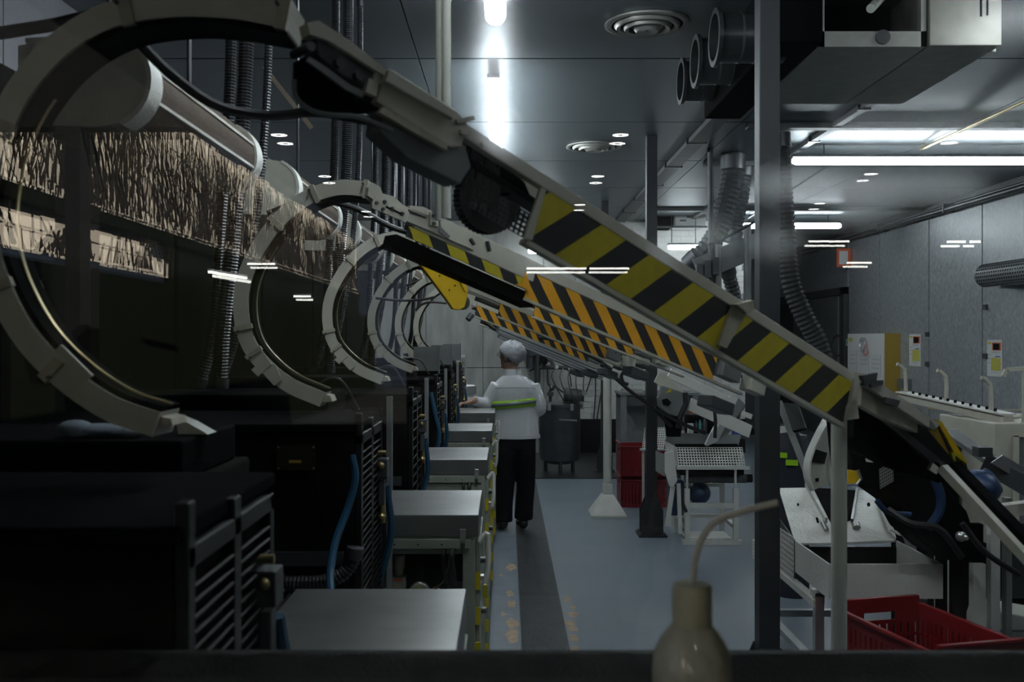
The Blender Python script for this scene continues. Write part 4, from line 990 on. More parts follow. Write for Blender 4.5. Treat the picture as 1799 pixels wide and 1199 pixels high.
obj('base_rail', M().box(hx0-.02, hx1, 4.45, 4.49, .545, .575).box(hx0-.02, hx0+.02, 4.45, 5.4, .5, .53).box(hx1-.04, hx1, 4.45, 5.4, .54, .575), 'white', t)
for x, y in ((1.40, 4.47), (1.86, 4.47), (1.40, 5.38), (1.86, 5.38)):
    obj('leg', M().box(x-.02, x+.02, y-.02, y+.02, 0, .56), 'alu', t)
obj('leg_brace', M().box(1.38, 1.42, 4.49, 5.36, .2, .235).box(1.42, 1.84, 5.36, 5.40, .2, .235), 'alu', t)
obj('strut', M().bar((1.5, 4.46, .56), (1.46, 4.46, 0), .035, .02), 'alu', t)
# curved white chute standing on it
t = thing('chute', 'curved white metal chute with a dark square opening above the hopper machine', 'chute', P(1445, 857, 5.2))
chp = spline([P(1470,735,5.15), P(1456,757,5.17), P(1440,790,5.2), P(1433,815,5.2), P(1433,838,5.2), P(1440,856,5.2)], 24)
obj('trough', M().sweep(chp, Yv, .055, .012), 'white_gloss', t, True)
obj('side_wall', M().sweep([p+V((-.057,-.04,0)) for p in chp], Yv, .004, .05), 'white', t, True)
obj('side_wall', M().sweep([p+V((.057,-.04,0)) for p in chp], Yv, .004, .05), 'white', t, True)
obj('opening', M().prism([P(1427,788,5.18), P(1453,796,5.18), P(1448,815,5.18), P(1422,812,5.18)], (0,-.006,0)), 'black_gloss', t)
obj('label_dot', M().prism([P(1432,841,5.18), P(1438,840,5.18), P(1438,846,5.18), P(1433,847,5.18)], (0,-.004,0)), 'black', t)
# polished steel ramp leaning on a grey bar
t = thing('steel_ramp', 'polished steel ramp on a slanting grey bar behind the nearest support post', 'ramp', P(1465, 900, 5.3))
obj('ramp_sheet', M().prism([P(1376,708,5.5), P(1402,710,5.5), P(1416,752,5.35), P(1392,757,5.35)], (.01,.01,-.012)), 'steel_bright', t)
obj('bar', M().bar(P(1368,706,5.5), P(1424,848,5.48), .02, .035), 'alu', t)
obj('shelf_bracket', M().prism([P(1366,750,5.5), P(1384,748,5.5), P(1384,760,5.5), P(1366,762,5.5)], (0,.01,0)), 'white', t)
# navy work clothes with lime bands
t = thing('work_garment', 'navy work garment with two lime reflective bands behind the steel ramp', 'clothing', P(1385, 900, 6.6))
gp = spline([P(1386,745,6.6), P(1384,790,6.6), P(1388,830,6.6), P(1392,900,6.6), P(1392,955,6.6), V((P(1392,955,6.6).x, 6.6, 0.0))], 20)
obj('cloth', M().tube(gp, [.05+.06*math.sin(min(1, i/6)*1.57) for i in range(len(gp))], 14), 'navy', t, True)
for (a, b, y, hh) in ((1367,1383,800,9), (1381,1402,813,10)):
    obj('lime_band', M().prism([P(a,y-hh*.5,6.47), P(b,y-hh*.4,6.47), P(b,y+hh*.6,6.47), P(a,y+hh*.5,6.47)], (0,.012,0)), 'lime', t)
# ---- far stand with perforated hopper
t = thing('sorting_stand', 'white framed sorting stand with perforated hopper beside the red crates', 'machine', (1.68, 8.4, 0))
bx0, bx1, by0, by1, bzb, bzt = 1.40, 1.98, 8.2, 8.62, .59, .83
zf0, zf1 = .64, .82
pf = M(); pf.perf(V((bx0+.02, by0, .63)), V((bx1-bx0-.03, 0, 0)), V((0, .12, .16)), 24, 8, .62); obj('perforated_hopper', pf, 'white', t, solid=.003)
pf = M(); pf.perf(V((bx0-.04, by0+.25, .66)), V((.06, -.25, -.03)), V((.0, .12, .16)), 8, 9, .62); obj('perforated_side', pf, 'white', t, solid=.003)
obj('hopper_back', M().prism([(bx0-.04, by1, .74), (bx1+.02, by1, .74), (bx1+.06, by1+.04, .86), (bx0+.0, by1+.04, .88)], (0,.008,0)), 'mid_grey', t)
obj('hopper_rim', M().box(bx0, bx1+.02, by0-.012, by0, .62, .645), 'white', t)
obj('hopper_bed', M().box(bx0+.04, bx1-.02, by0+.02, by1, .57, .62), 'black', t)  # bed blackened so the inside reads dark through the holes
obj('inner_drum', M().cyl((bx0+.03, by0+.22, .72), (bx1-.03, by0+.22, .72), .09), 'black', t, True)
obj('roller', M().cyl((bx0+.1, by0+.12, .53), (bx1+.02, by0+.12, .53), .04), 'dark_grey', t, True)
obj('hand_knob', M().cyl((bx1+.02, by0+.12, .53), (bx1+.07, by0+.12, .53), .035).cyl((bx1-.03, by0+.12, .53), (bx1+.02, by0+.12, .53), .018), 'black', t, True)
for x in (bx0+.09, bx1-.09):
    obj('leg', M().box(x-.02, x+.02, by0, by0+.04, 0, .46), 'white', t); obj('leg_tube', M().cyl((x, by0+.02, .46), (x, by0+.02, .62), .011), 'white', t, True)
    obj('leg', M().box(x-.02, x+.02, by1+.1, by1+.14, 0, .46), 'white', t)
obj('foot_bar', M().box(bx0+.05, bx1-.04, by0-.01, by0+.05, 0, .035), 'white', t)
obj('cross_bar', M().box(bx0+.11, bx1-.11, by0+.005, by0+.035, .3, .34).box(bx0+.11, bx1-.11, by1+.1, by1+.13, .13, .16).box(bx0+.11, bx1-.11, by1+.1, by1+.13, .4, .43), 'white', t)
obj('side_bar', M().box(bx0+.07, bx0+.11, by0+.04, by1+.1, .13, .16).box(bx1-.11, bx1-.07, by0+.04, by1+.1, .13, .16), 'white', t)
m_ = M().ell((bx0+.24, by0+.3, .38), (.1, .13, .1)); obj('motor', m_, 'blue', t, True)
obj('gear_motor', M().box(bx0-.02, bx0+.1, by0+.2, by0+.4, .2, .5), 'blue', t, bevel=.02)
obj('side_cover', M().prism([P(1168,795,8.15), P(1184,793,8.15), P(1190,845,8.15), P(1184,855,8.15), P(1176,855,8.15), P(1168,830,8.15)], (0,.02,0)), 'white', t, bevel=.003)
obj('cover_plate', M().prism([P(1152,792,8.4), P(1170,800,8.4), P(1168,838,8.4), P(1152,828,8.4)], (0,.01,0)), 'alu', t)
obj('side_leg', M().bar(P(1182,855,8.2), P(1172,925,8.2), .035, .03).bar(P(1192,850,8.2), P(1195,938,8.2), .03, .03), 'white', t)
obj('drip_pipe', M().tube(spline([P(1196,858,8.2), P(1198,880,8.2), P(1206,900,8.2)], 12), .014, 8), 'rubber', t, True)
obj('floor_tray', M().box(bx0+.1, bx1-.1, by0+.1, by1, 0, .03), 'white', t)
# small white stack on its tray
solo('white_box', M().box(1.5, 1.62, 8.92, 9.06, .0, .12).box(1.515, 1.60, 8.935, 9.045, .12, .17), 'board', 'small white stepped box on the floor under the sorting stand', 'box', loc=(1.56, 8.99, 0))
# white arm and dark gearbox above the stand
t = thing('tilting_arm', 'grey painted arm leaning from the conveyor into the perforated hopper', 'arm', P(1240, 785, 8.25))
obj('arm_plate', M().prism([P(1282,695,8.5), P(1298,700,8.5), P(1262,775,8.3), P(1242,785,8.3), P(1238,782,8.3)], (0,.03,0)), 'alu', t, bevel=.004)
obj('arm_face', M().prism([P(1298,700,8.48), P(1310,712,8.48), P(1300,735,8.45), P(1280,762,8.35), P(1264,772,8.3)], (0,.02,0)), 'mid_grey', t)
obj('lug', M().prism([P(1304,722,8.45), P(1321,728,8.45), P(1318,737,8.45), P(1301,730,8.45)], (0,-.03,0)), 'white', t)
t = thing('gearbox', 'dark round-edged gearbox with a yellow warning triangle under the lower conveyor', 'gearbox', P(1182, 735, 8.1))
gb = [(1164,678),(1200,690),(1206,702),(1202,720),(1190,733),(1172,728),(1158,715),(1156,700)]
obj('case', M().prism([P(x, y, 8.0) for x, y in gb], (0,.09,0)), 'mid_grey', t, bevel=.01)
obj('warning_triangle', M().prism([P(1169,691,7.985), P(1180,689,7.985), P(1178,682,7.985)], (0,.004,0)), 'yellow', t)
obj('opening', M().prism([P(1163,703,7.985), P(1172,700,7.985), P(1180,708,7.985), P(1174,714,7.985), P(1165,712,7.985)], (0,.004,0)), 'black', t)
obj('chain', M().tube([P(1204,690,8.0), P(1205,710,8.0), P(1196,730,8.0), P(1190,752,8.0)], .022, 8), 'rubber', t)
obj('post_bracket', M().bar(P(1178,700,8.08), V((1.31, 8.56, P(1178,700,8.08).z)), .02, .05), 'mid_grey', t)
obj('skirt', M().prism([P(1168,728,8.02), P(1200,728,8.02), P(1196,768,8.02), P(1172,768,8.02)], (0,.06,0)), 'black', t)
for (pts_, mt_, nm) in (([(1158,655),(1172,660),(1205,692),(1198,706),(1150,672)], 'beige', 'mount_plate'), ([(1105,628),(1128,640),(1124,652),(1100,640)], 'alu', 'clamp_plate'), ([(1068,600),(1092,610),(1084,628),(1066,620)], 'mid_grey', 'bearing_block'), ([(1110,605),(1145,618),(1140,634),(1104,622)], 'mid_grey', 'bearing_block'), ([(1106,648),(1138,662),(1136,672),(1104,660)], 'dark_grey', 'under_box'),
                       ([(1216,700),(1322,748),(1316,770),(1210,722)], 'white', 'beam'), ([(1180,648),(1290,702),(1284,716),(1172,664)], 'white', 'beam')):
    obj(nm, M().prism([P(x, y, 8.05) for x, y in pts_], (0,.05,0)), mt_, t, bevel=.003)
for i, pts_ in enumerate(([(1100,650),(1092,660),(1095,672),(1104,676)], [(1262,700),(1255,712),(1257,740),(1256,770)])):
    pp = [P(x, y, 7.9) for x, y in pts_]; obj('loop_hose', M().tube(spline(pp, 16), .014, 8), 'rubber', t, True)
# jars and bottles behind the stand
for i, (x, y, w_, h_, mt_, lab_) in enumerate(((1216,717,11,18,'red_cap','bright red plastic funnel standing behind the sorting stand'), (1213,752,9,20,'paper','white paper carton standing behind the sorting stand'), (1223,745,7,26,'black_gloss','black bottle standing behind the sorting stand'), (1230,748,6,26,'teal','teal bottle standing behind the sorting stand'), (1238,742,8,30,'dark_grey','dark cylinder standing behind the sorting stand'), (1296,745,16,16,'print_blue','blue carton with white front behind the grey arm'), (1245,705,12,18,'blue','blue drum behind the lower conveyor'))):
    p = P(x, y, 9.3 if i in (0, 6) else 9.14); r_ = w_/2/F*9.3; hh = h_/F*9.3
    if i not in (0, 6): p.z = H-(762-VY)/F*9.3+hh/2
    if i == 0: m_ = M().lathe((p.x, p.y, p.z-hh/2), [(r_, 0), (r_, hh*.5), (r_*.75, hh*.8), (r_*.3, hh)], 16)
    elif i in (1, 5): m_ = M().box(p.x-r_, p.x+r_, p.y-r_, p.y+r_, p.z-hh/2, p.z+hh/2)
    else: m_ = M().lathe((p.x, p.y, p.z-hh/2), [(r_, 0), (r_, hh*.75), (r_*.5, hh*.85), (r_*.5, hh)], 14)
    solo(('funnel','carton','bottle','bottle','canister','carton','drum')[i], m_, mt_, lab_, ('funnel','carton','bottle','bottle','canister','carton','drum')[i], loc=(p.x, p.y, p.z-hh/2), smooth=True)
zsh = H-(762-VY)/F*9.3
t = thing('work_shelf', 'dark work shelf behind the sorting stand carrying bottles and cartons', 'shelf', (2.0, 9.4, 0))
obj('shelf_board', M().box(1.6, 2.75, 9.1, 9.6, zsh-.03, zsh), 'dark_grey', t)
for x in (1.65, 2.7):
    for y in (9.13, 9.57): obj('leg', M().box(x-.02, x+.02, y-.02, y+.02, 0, zsh-.03), 'dark_grey', t)
obj('riser', M().box(1.68, 1.82, 9.2, 9.4, zsh, zsh+.17).box(1.85, 2.0, 9.2, 9.4, zsh, zsh+.252).box(2.15, 2.3, 9.2, 9.4, zsh, zsh+.05), 'black', t)
# perforated white tray behind the post
t = thing('perforated_tray', 'white perforated tray behind the support post by the red crates', 'tray', P(1150, 790, 9.2))
pf = M(); pf.perf(P(1128,788,9.1), P(1172,788,9.1)-P(1128,788,9.1), V((.04,.1,.18)), 12, 9, .6); obj('perforated_sheet', pf, 'white', t, solid=.003)
obj('rim', M().bar(P(1124,790,9.08), P(1182,790,9.08), .02, .02), 'white', t)
obj('leg', M().bar(P(1130,790,9.1), V((P(1130,790,9.1).x, 9.1, 0)), .02, .02).bar(P(1178,790,9.1), V((P(1178,790,9.1).x, 9.1, 0)), .02, .02), 'white', t)
# ---- red crates
def crate(label, c, L, Wd, Hh, rz, group='red plastic crates'):
    t = thing('crate', label, 'crate', c, group); t.rotation_euler = (0, 0, rz)
    z0 = c[2]; X = lambda x, y, z: V((c[0]+x, c[1]+y, z0+z))
    th = .006
    obj('floor', M().box(c[0]-L/2+.02, c[0]+L/2-.02, c[1]-Wd/2+.02, c[1]+Wd/2-.02, z0, z0+.008), 'red', t)
    def wall(a, b, inn, end=False):
        a, b = V(a), V(b); u = b-a; n_ = max(8, int(u.length/.032))
        m_ = M()
        def seg(f0, f1, z0_, z1_):
            p = a+u*f0; q = a+u*f1; m_.prism([p+Zv*z0_, q+Zv*z0_, q+Zv*z1_, p+Zv*z1_], inn*th)
        seg(0, 1, 0, .03); seg(0, 1, Hh*.52, Hh*.56)
        if end:
            seg(0, .3, Hh*.72, Hh+.03); seg(.7, 1, Hh*.72, Hh+.03); seg(.3, .7, Hh*.72, Hh*.78); seg(.3, .7, Hh*.9, Hh+.03)
        else: seg(0, 1, Hh*.8, Hh)
        top = Hh*.72 if end else Hh*.8
        for i in range(n_+1):
            f = i/n_; w_ = .35/n_
            seg(max(0, f-w_), min(1, f+w_), .03, Hh*.52); seg(max(0, f-w_), min(1, f+w_), Hh*.56, top)
        obj('side_wall', m_, 'red', t)
        obj('rim', M().bar(a+Zv*(Hh+(.03 if end else 0)-.004)-inn*.006, b+Zv*(Hh+(.03 if end else 0)-.004)-inn*.006, .022, .012), 'red', t, bevel=.003)
    wall(X(-L/2, -Wd/2, 0), X(L/2, -Wd/2, 0), Yv); wall(X(-L/2, Wd/2, 0), X(L/2, Wd/2, 0), -Yv)
    wall(X(-L/2, -Wd/2, 0), X(-L/2, Wd/2, 0), Xv, True); wall(X(L/2, -Wd/2, 0), X(L/2, Wd/2, 0), -Xv, True)
    return t
crate('lower red plastic crate of the stack beside the white pole', V((1.43, 10.2, 0)), .56, .38, .275, 0)
crate('upper red plastic crate of the stack beside the white pole', V((1.43, 10.2, .312)), .56, .38, .3, 0)
crate('large red plastic crate in front of the white hopper machine', V((1.60, 3.79, .335)), .60, .37, .27, math.radians(-76))
crate('lower red plastic crate under the large one by the hopper machine', V((1.60, 3.79, 0)), .60, .37, .30, math.radians(-76))
# ---- table by the white brick wall, kettle and pipework
t = thing('work_table', 'dark grey work table with panelled apron before the white brick wall', 'table', (1.95, 12.6, 0))
ztb = H-(690-VY)/F*12.4
obj('top', M().box(1.40, 2.4, 12.3, 12.9, ztb-.03, ztb), 'mid_grey', t, bevel=.004); obj('apron', M().box(1.44, 2.34, 12.34, 12.36, ztb-.16, ztb-.03), 'dark_grey', t); obj('back_board', M().box(1.44, 2.34, 12.84, 12.86, .3, ztb-.1), 'mid_grey', t)
for x in (1.45, 2.34):
    for y in (12.35, 12.85): obj('leg', M().box(x-.035, x+.035, y-.035, y+.035, 0, ztb-.03), 'mid_grey', t)
obj('clutter', M().box(1.45, 1.7, 12.4, 12.6, ztb, ztb+.04).box(1.75, 2.0, 12.45, 12.6, ztb, ztb+.02), 'alu_dark', t)
kx, ky = (983-VX)/F*12.6, 12.6
t = thing('mixing_kettle', 'dark steel mixing kettle with motor and fittings on its lid at the back', 'kettle', (kx, ky, 0))
zl = H-(712-VY)/F*12.6
obj('vessel', M().lathe((kx, ky, .12), [(.14, 0), (.25, .05), (.262, .12), (.262, zl-.14), (.29, zl-.14), (.29, zl-.10), (.2, zl-.07)], 32), 'steel_dark', t, True)
for a in (.5, 2.6, 4.7): obj('leg', M().cyl((kx+.2*math.cos(a), ky+.2*math.sin(a), 0), (kx+.2*math.cos(a), ky+.2*math.sin(a), .25), .025), 'steel_dark', t, True)
obj('motor', M().cyl((kx+.05, ky-.1, zl+.14), (kx+.26, ky-.1, zl+.12), .085).cyl((kx+.26, ky-.1, zl+.12), (kx+.29, ky-.1, zl+.12), .07), 'dark_grey', t, True)
obj('lid_valve', M().cyl((kx-.12, ky-.08, zl), (kx-.12, ky-.08, zl+.2), .02).box(kx-.16, kx-.08, ky-.12, ky-.05, zl+.12, zl+.17).ell((kx-.1, ky-.1, zl+.22), .035), 'steel_dark', t, True)
for i in range(6):
    a = i*math.pi/3; obj('lid_clamp', M().box(kx+.28*math.cos(a)-.02, kx+.28*math.cos(a)+.02, ky+.28*math.sin(a)-.02, ky+.28*math.sin(a)+.02, zl-.05, zl+.03), 'steel', t)
obj('gauge', M().lathe((kx+.3, ky-.2, zl+.16), [(.035, 0), (.035, .02)], 16, (0,-1,0)), 'steel', t, True)
obj('handle', M().bar((kx-.02, ky-.3, zl-.16), (kx+.2, ky-.32, zl-.17), .02, .02), 'steel', t)
for i in range(5):
    a = random.uniform(.0, .3); pp = [V((kx+.05+.06*i, ky-.2, zl+.05)), V((kx+.1*i-.1, ky-.1, zl+.35)), V((kx-.05+.12*i, ky+.3, zl+.5+.05*i)), V((kx-.2+.12*i, ky+1.5, zl+.8))]
    obj('cable', M().tube(spline(pp, 20), .007, 6), 'rubber', t, True)
t = thing('pipe_manifold', 'dark pipe manifold with filter bowl and gauge on the back steel wall', 'pipes', P(930, 650, 14.3))
q = lambda x, y: P(x, y, 14.4)
obj('filter', M().cyl(q(932,612), q(932,625), .09).cyl(q(932,625), q(932,648), .06).ell(q(932,605), (.07,.07,.05)), 'dark_grey', t, True)
obj('bowl', M().cyl(q(930,632), q(930,645), .05), 'dark_grey', t, True)
obj('pipe', M().tube([q(918,592), q(920,607), q(930,609), q(945,609), q(944,640), q(944,690)], .045, 8), 'dark_grey', t, True)
obj('pipe', M().tube([q(944,646), q(960,646), q(990,646), q(998,648)], .03, 8).tube(spline([q(955,646), q(958,636), q(968,634), q(970,646)], 10), .025, 8), 'dark_grey', t, True)
obj('wall_bracket', M().box(q(944,640).x-.02, q(944,640).x+.02, 14.4, YB-.013, q(944,625).z, q(944,625).z+.03).box(q(944,640).x-.02, q(944,640).x+.02, 14.4, YB-.013, q(944,680).z, q(944,680).z+.03), 'dark_grey', t)
obj('junction_box', M().box(q(950,640).x, q(961,640).x, 14.3, 14.5, q(950,640).z-.0, q(950,625).z), 'black', t)
obj('gauge', M().lathe(q(978,645), [(.028, .0), (.028, .05)], 14, (0,-1,0)), 'board', t, True)
obj('cable', M().tube(spline([q(962,648), q(963,675), q(975,680), q(990,690)], 14), .012, 6).tube(spline([q(990,640), q(1000,655), q(1004,680)], 14), .01, 6).tube(spline([q(955,635), q(945,645), q(930,652)], 14), .012, 6), 'rubber', t, True)
for i, pts_ in enumerate(([(1046,640),(1046,690),(1043,737)], [(1045,640),(1038,665),(1030,690)], [(1056,690),(1052,715),(1049,737)])):
    pp = [P(x, y, YB-.06) for x, y in pts_]; solo('wall_cable', M().tube(spline(pp, 14), .010, 6), 'rubber', ('straight', 'slanting', 'short')[i]+' black cable hanging on the white brick wall', 'cable', loc=pp[0], smooth=True)
p = P(800, 636, 14.6)
t = thing('notice_plate', 'white notice plate with a yellow line on the stained steel back wall', 'sign', p)
obj('board', M().box(p.x-.16, p.x+.14, YB-.04, YB-.015, p.z-.1, p.z+.1), 'board', t, bevel=.01)
obj('yellow_line', M().box(p.x-.10, p.x+.12, YB-.044, YB-.04, p.z-.035, p.z-.01), 'yellow', t); obj('yellow_mark', M().box(p.x-.12, p.x-.08, YB-.044, YB-.04, p.z+.05, p.z+.075), 'yellow', t)
t = thing('steel_pot', 'round steel pot with a bent pipe standing on the last cabinet', 'pot', P(812, 690, 10.6))
p = P(812, 693, 10.6); obj('drum', M().lathe(p, [(.15, 0), (.15, .09), (.12, .1)], 24), 'steel', t, True); obj('pipe', M().tube(spline([p+V((-.05,0,.1)), p+V((-.06,0,.25)), p+V((-.12,0,.4)), p+V((-.22,0,.48))], 12), .03, 8), 'rubber', t, True)
obj('stand', M().box(p.x-.12, p.x+.12, p.y-.1, p.y+.1, 1.1, p.z), 'mid_grey', t)

# ================================================================== FAR RIGHT: DISCHARGE OF THE FIRST CONVEYOR AND ITS NEIGHBOUR
t = thing('discharge_hood', 'black discharge hood with clear curved cover and yellow belts below the first conveyor', 'hood', P(1680, 900, 2.8))
hd = 2.75
obj('hood_body', M().prism([P(x, y, hd) for x, y in ((1500,700),(1560,706),(1610,730),(1660,790),(1690,830),(1650,850),(1580,830),(1520,800),(1500,770))], (0,.14,0)), 'black', t, bevel=.004)
cov = spline([P(1560,700,hd-.01), P(1610,716,hd-.01), P(1640,745,hd-.01), P(1665,790,hd-.01), P(1700,845,hd-.01)], 20)
m_ = M()
low = spline([P(1560,745,hd-.03), P(1590,775,hd-.03), P(1615,800,hd-.03), P(1640,815,hd-.03), P(1685,850,hd-.03)], 20)
for i in range(20): m_.quad([cov[i], cov[i+1], low[i+1], low[i]])
bmesh.ops.remove_doubles(m_.bm, verts=m_.bm.verts, dist=1e-4)
obj('clear_cover', m_, 'clear_plastic', t, 'all')
for j, (o1, o2, mt_) in enumerate(((-6, 8, 'yellow_guard'), (10, 16, 'black_gloss'), (17, 32, 'yellow_guard'))):
    pts_ = [(1636+o1*.6, 738), (1636+o2*.6, 742), (1668+o2, 815), (1668+o1, 812)]
    obj('belt_guard', M().prism([P(x, y, hd+.02) for x, y in pts_], (0,.03,0)), mt_, t)
obj('yellow_case', M().prism([P(x, y, hd+.0) for x, y in ((1672,795),(1690,800),(1702,830),(1676,815))], (0,.03,0)), 'yellow', t)
for i in range(5): obj('case_rib', M().bar(P(1680+i*4, 802+i*3, hd-.002), P(1684+i*4, 822+i*2, hd-.002), .003, .003), 'black', t)
obj('spine_edge', M().bar(P(1500,690,hd-.02), P(1700,858,hd-.02), .02, .02), 'dark_grey', t)
obj('outlet_beam', M().bar(P(1655,822,2.7), P(1830,1010,2.5), .03, .022), 'beige', t)
obj('outlet_channel', M().bar(P(1668,822,2.76), P(1840,1000,2.56), .05, .05), 'black', t)
obj('white_bracket', M().prism([P(1640,812,2.72), P(1652,815,2.72), P(1646,834,2.72), P(1634,826,2.72)], (0,.02,0)), 'white', t)
# dark drive mass under the hood
t = thing('drive_unit', 'dark drive unit with perforated cover and blue motor beneath the discharge hood', 'machine', (1.95, 4.4, 0))
ob_ = [(1490,745),(1560,740),(1640,830),(1700,900),(1730,990),(1655,985),(1610,945),(1582,895),(1535,862),(1500,850)]
obj('casing', M().prism([P(x, y, 4.2) for x, y in ob_], (0,.3,0)), 'black', t, bevel=.01)
pf = M(); o_ = P(1546,860,4.185); pf.perf(o_, P(1570,846,4.185)-o_, P(1546,825,4.185)-o_-V((.004,0,0)), 7, 6, .45); obj('perforated_cover', pf, 'alu_dark', t)
obj('white_disc', M().prism([P(x, y, 4.17) for x, y in ((1538,770),(1528,778),(1522,795),(1524,812),(1534,813),(1536,800))], (0,.02,0)), 'white', t)
obj('blue_motor', M().ell(P(1722,856,3.5), (.06, .1, .06)).cyl(P(1700,870,3.5), P(1745,845,3.5), .05), 'blue', t, True)
obj('blue_hose', M().tube(spline([P(1640,840,4.16), P(1652,870,4.16), P(1650,900,4.16), P(1630,930,4.16)], 14), .02, 8).tube(spline([P(1540,880,4.17), P(1560,900,4.17), P(1600,905,4.17)], 14), .012, 8), 'blue', t, True)
obj('hydraulic_hose', M().tube(spline([P(1560,895,4.15), P(1600,920,4.1), P(1650,930,4.1), P(1690,980,4.1)], 14), .014, 8).tube(spline([P(1690,920,4.0), P(1730,970,4.0), P(1790,1010,4.0)], 14), .012, 8), 'rubber', t, True)
obj('valve', M().ell(P(1688,943,4.1), .022).cyl(P(1688,943,4.1), P(1700,945,4.08), .012), 'steel', t, True)
for x, y in ((1.94, 4.3), (2.03, 4.3), (1.94, 4.65), (2.03, 4.65)): obj('leg', M().box(x-.02, x+.02, y-.02, y+.02, 0, .9), 'black', t)
obj('white_leg', M().box(P(1706,1000,4.2).x, P(1728,1000,4.2).x, 4.18, 4.22, 0, H-(990-VY)/F*4.2), 'whitepole', t)
obj('yellow_basket', M().prism([P(1490,828,4.18), P(1508,828,4.18), P(1512,840,4.18), P(1504,852,4.18), P(1490,850,4.18)], (0,.05,0)), 'yellow_guard', t)
obj('basket_wire', M().tube([P(1488,852,4.16), P(1505,852,4.16), P(1513,842,4.16), P(1507,826,4.16)], .006, 6), 'steel', t, True)
# neighbouring beige machine with finger rail
t = thing('finger_machine', 'beige machine with a long rail of upright fingers before the right wall', 'machine', (2.9, 5.2, 0))
fd = 5.2
ra, rb = P(1585,697,fd+1.0), P(1772,738,fd)
obj('rail', M().bar(ra, rb, .06, .05), 'beige', t, bevel=.004); obj('rail_top', M().bar(ra+V((0,0,.028)), rb+V((0,0,.028)), .09, .008), 'white', t)
for f in (.04, .46, .86):
    p = ra.lerp(rb, f); obj('finger', M().tube([p, p+V((0,0,.13)), p+V((-.006,0,.17)), p+V((-.035,0,.2)), p+V((-.055,0,.205))], .012, 6), 'beige', t)
for i in range(12):
    p = ra.lerp(rb, .1+.07*i); obj('screw', M().cyl(p+V((0,-.03,.03)), p+V((0,-.03,.045)), .008, seg=6), 'black', t)
p0 = P(1738,752,fd)
obj('case', M().box(p0.x, p0.x+1.0, fd-.05, fd+.6, .62, H-(742-VY)/F*fd), 'beige', t, bevel=.008)
dr_ = obj('case_door', M().box(p0.x+.10, p0.x+.6, fd-.062, fd-.05, .7, H-(765-VY)/F*fd), 'mid_grey', t, bevel=.01)
obj('door_frame', M().box(p0.x+.09, p0.x+.12, fd-.075, fd-.06, .7, H-(762-VY)/F*fd).box(p0.x+.09, p0.x+.6, fd-.075, fd-.06, H-(767-VY)/F*fd, H-(762-VY)/F*fd), 'beige', dr_, bevel=.004)
for x in (p0.x+.05, p0.x+.9):
    for y in (fd, fd+.5): obj('leg', M().box(x-.03, x+.03, y-.03, y+.03, 0, .62), 'mid_grey', t)
obj('skirt', M().box(p0.x-.25, p0.x+.95, fd+.05, fd+.5, .02, .62).box(p0.x-.32, p0.x-.02, fd+.3, fd+.5, .02, 1.18), 'black', t)  # black boxes added as a backdrop to darken the area below the case
obj('side_rod', M().bar(P(1800,648,fd), P(1768,650,fd), .02).bar(P(1768,650,fd), P(1762,662,fd), .02), 'beige', t)
obj('rod_post', M().bar(P(1800,648,fd), P(1800,745,fd), .02), 'beige', t)
obj('wire_rack', M().bar(P(1725,722,fd+.5), P(1830,720,fd+.5), .008).bar(P(1730,732,fd+.5), P(1830,730,fd+.5), .008).bar(P(1770,735,fd+.2), P(1830,733,fd+.2), .008), 'beige_dirty', t)
obj('yellow_stick', M().bar(P(1632,716,fd+1.1), P(1676,720,fd+1.1), .02, .015), 'yellow_guard', t)
obj('rail_leg', M().box(ra.x-.03, ra.x+.03, ra.y-.03, ra.y+.03, 0, ra.z-.02), 'mid_grey', t)
# sloping steel outfeed in front of it
t = thing('outfeed_chute', 'grey sloping outfeed chute with a worn flap in front of the beige machine', 'chute', P(1780, 900, 4.4))
obj('slide', M().bar(P(1668,760,4.5), P(1800,850,4.2), .1, .02), 'alu', t); obj('slide_side', M().bar(P(1730,812,4.3), P(1830,870,4.1), .02, .08), 'dark_grey', t)
obj('worn_flap', M().prism([P(1762,800,4.2), P(1800,822,4.2), P(1830,850,4.2), P(1800,850,4.2), P(1742,814,4.2)], (0,.01,0)), 'alu', t)
obj('hinge', M().box(*(lambda p: (p.x-.03, p.x+.03, 4.2, 4.26, p.z-.02, p.z+.02))(P(1722,793,4.25))), 'dark_grey', t); obj('bracket', M().bar(P(1672,755,4.6), P(1672,778,4.6), .05, .03), 'alu_dark', t)
obj('leg', M().bar(P(1745,815,4.32), V((P(1745,815,4.32).x, 4.32, 0)), .04, .04), 'white', t); obj('cross_rail', M().bar(P(1740,900,4.25), P(1850,886,4.25), .06, .05), 'beige', t)
obj('side_panel', M().box(P(1745,930,4.4).x, P(1770,930,4.4).x+.4, 4.4, 4.42, .55, H-(920-VY)/F*4.4), 'dark_grey', t); obj('panel_post', M().box(P(1764,930,4.38).x, P(1774,930,4.38).x, 4.36, 4.4, 0, 1.0), 'alu_dark', t)
p = P(1730,1045,4.9)
t = thing('floor_box', 'pale wedge-topped box on the floor behind the large red crate', 'box', (p.x+.15, 4.95, 0))
obj('body', M().prism([(p.x, 4.8, 0), (p.x+.5, 4.8, 0), (p.x+.5, 4.8, .3), (p.x+.03, 4.8, .38), (p.x, 4.8, .3)], (0,.3,0)), 'whitepole', t, bevel=.006); obj('seam', M().box(p.x+.02, p.x+.5, 4.795, 4.8, .285, .295), 'mid_grey', t)
p = P(1655,990,5.0)
solo('junction_box', M().box(p.x, p.x+.08, 5.0, 5.1, 0, .62), 'whitepole', 'narrow pale junction box beside the white hopper machine', 'box', loc=(p.x+.04, 5.05, 0), bevel=.006)

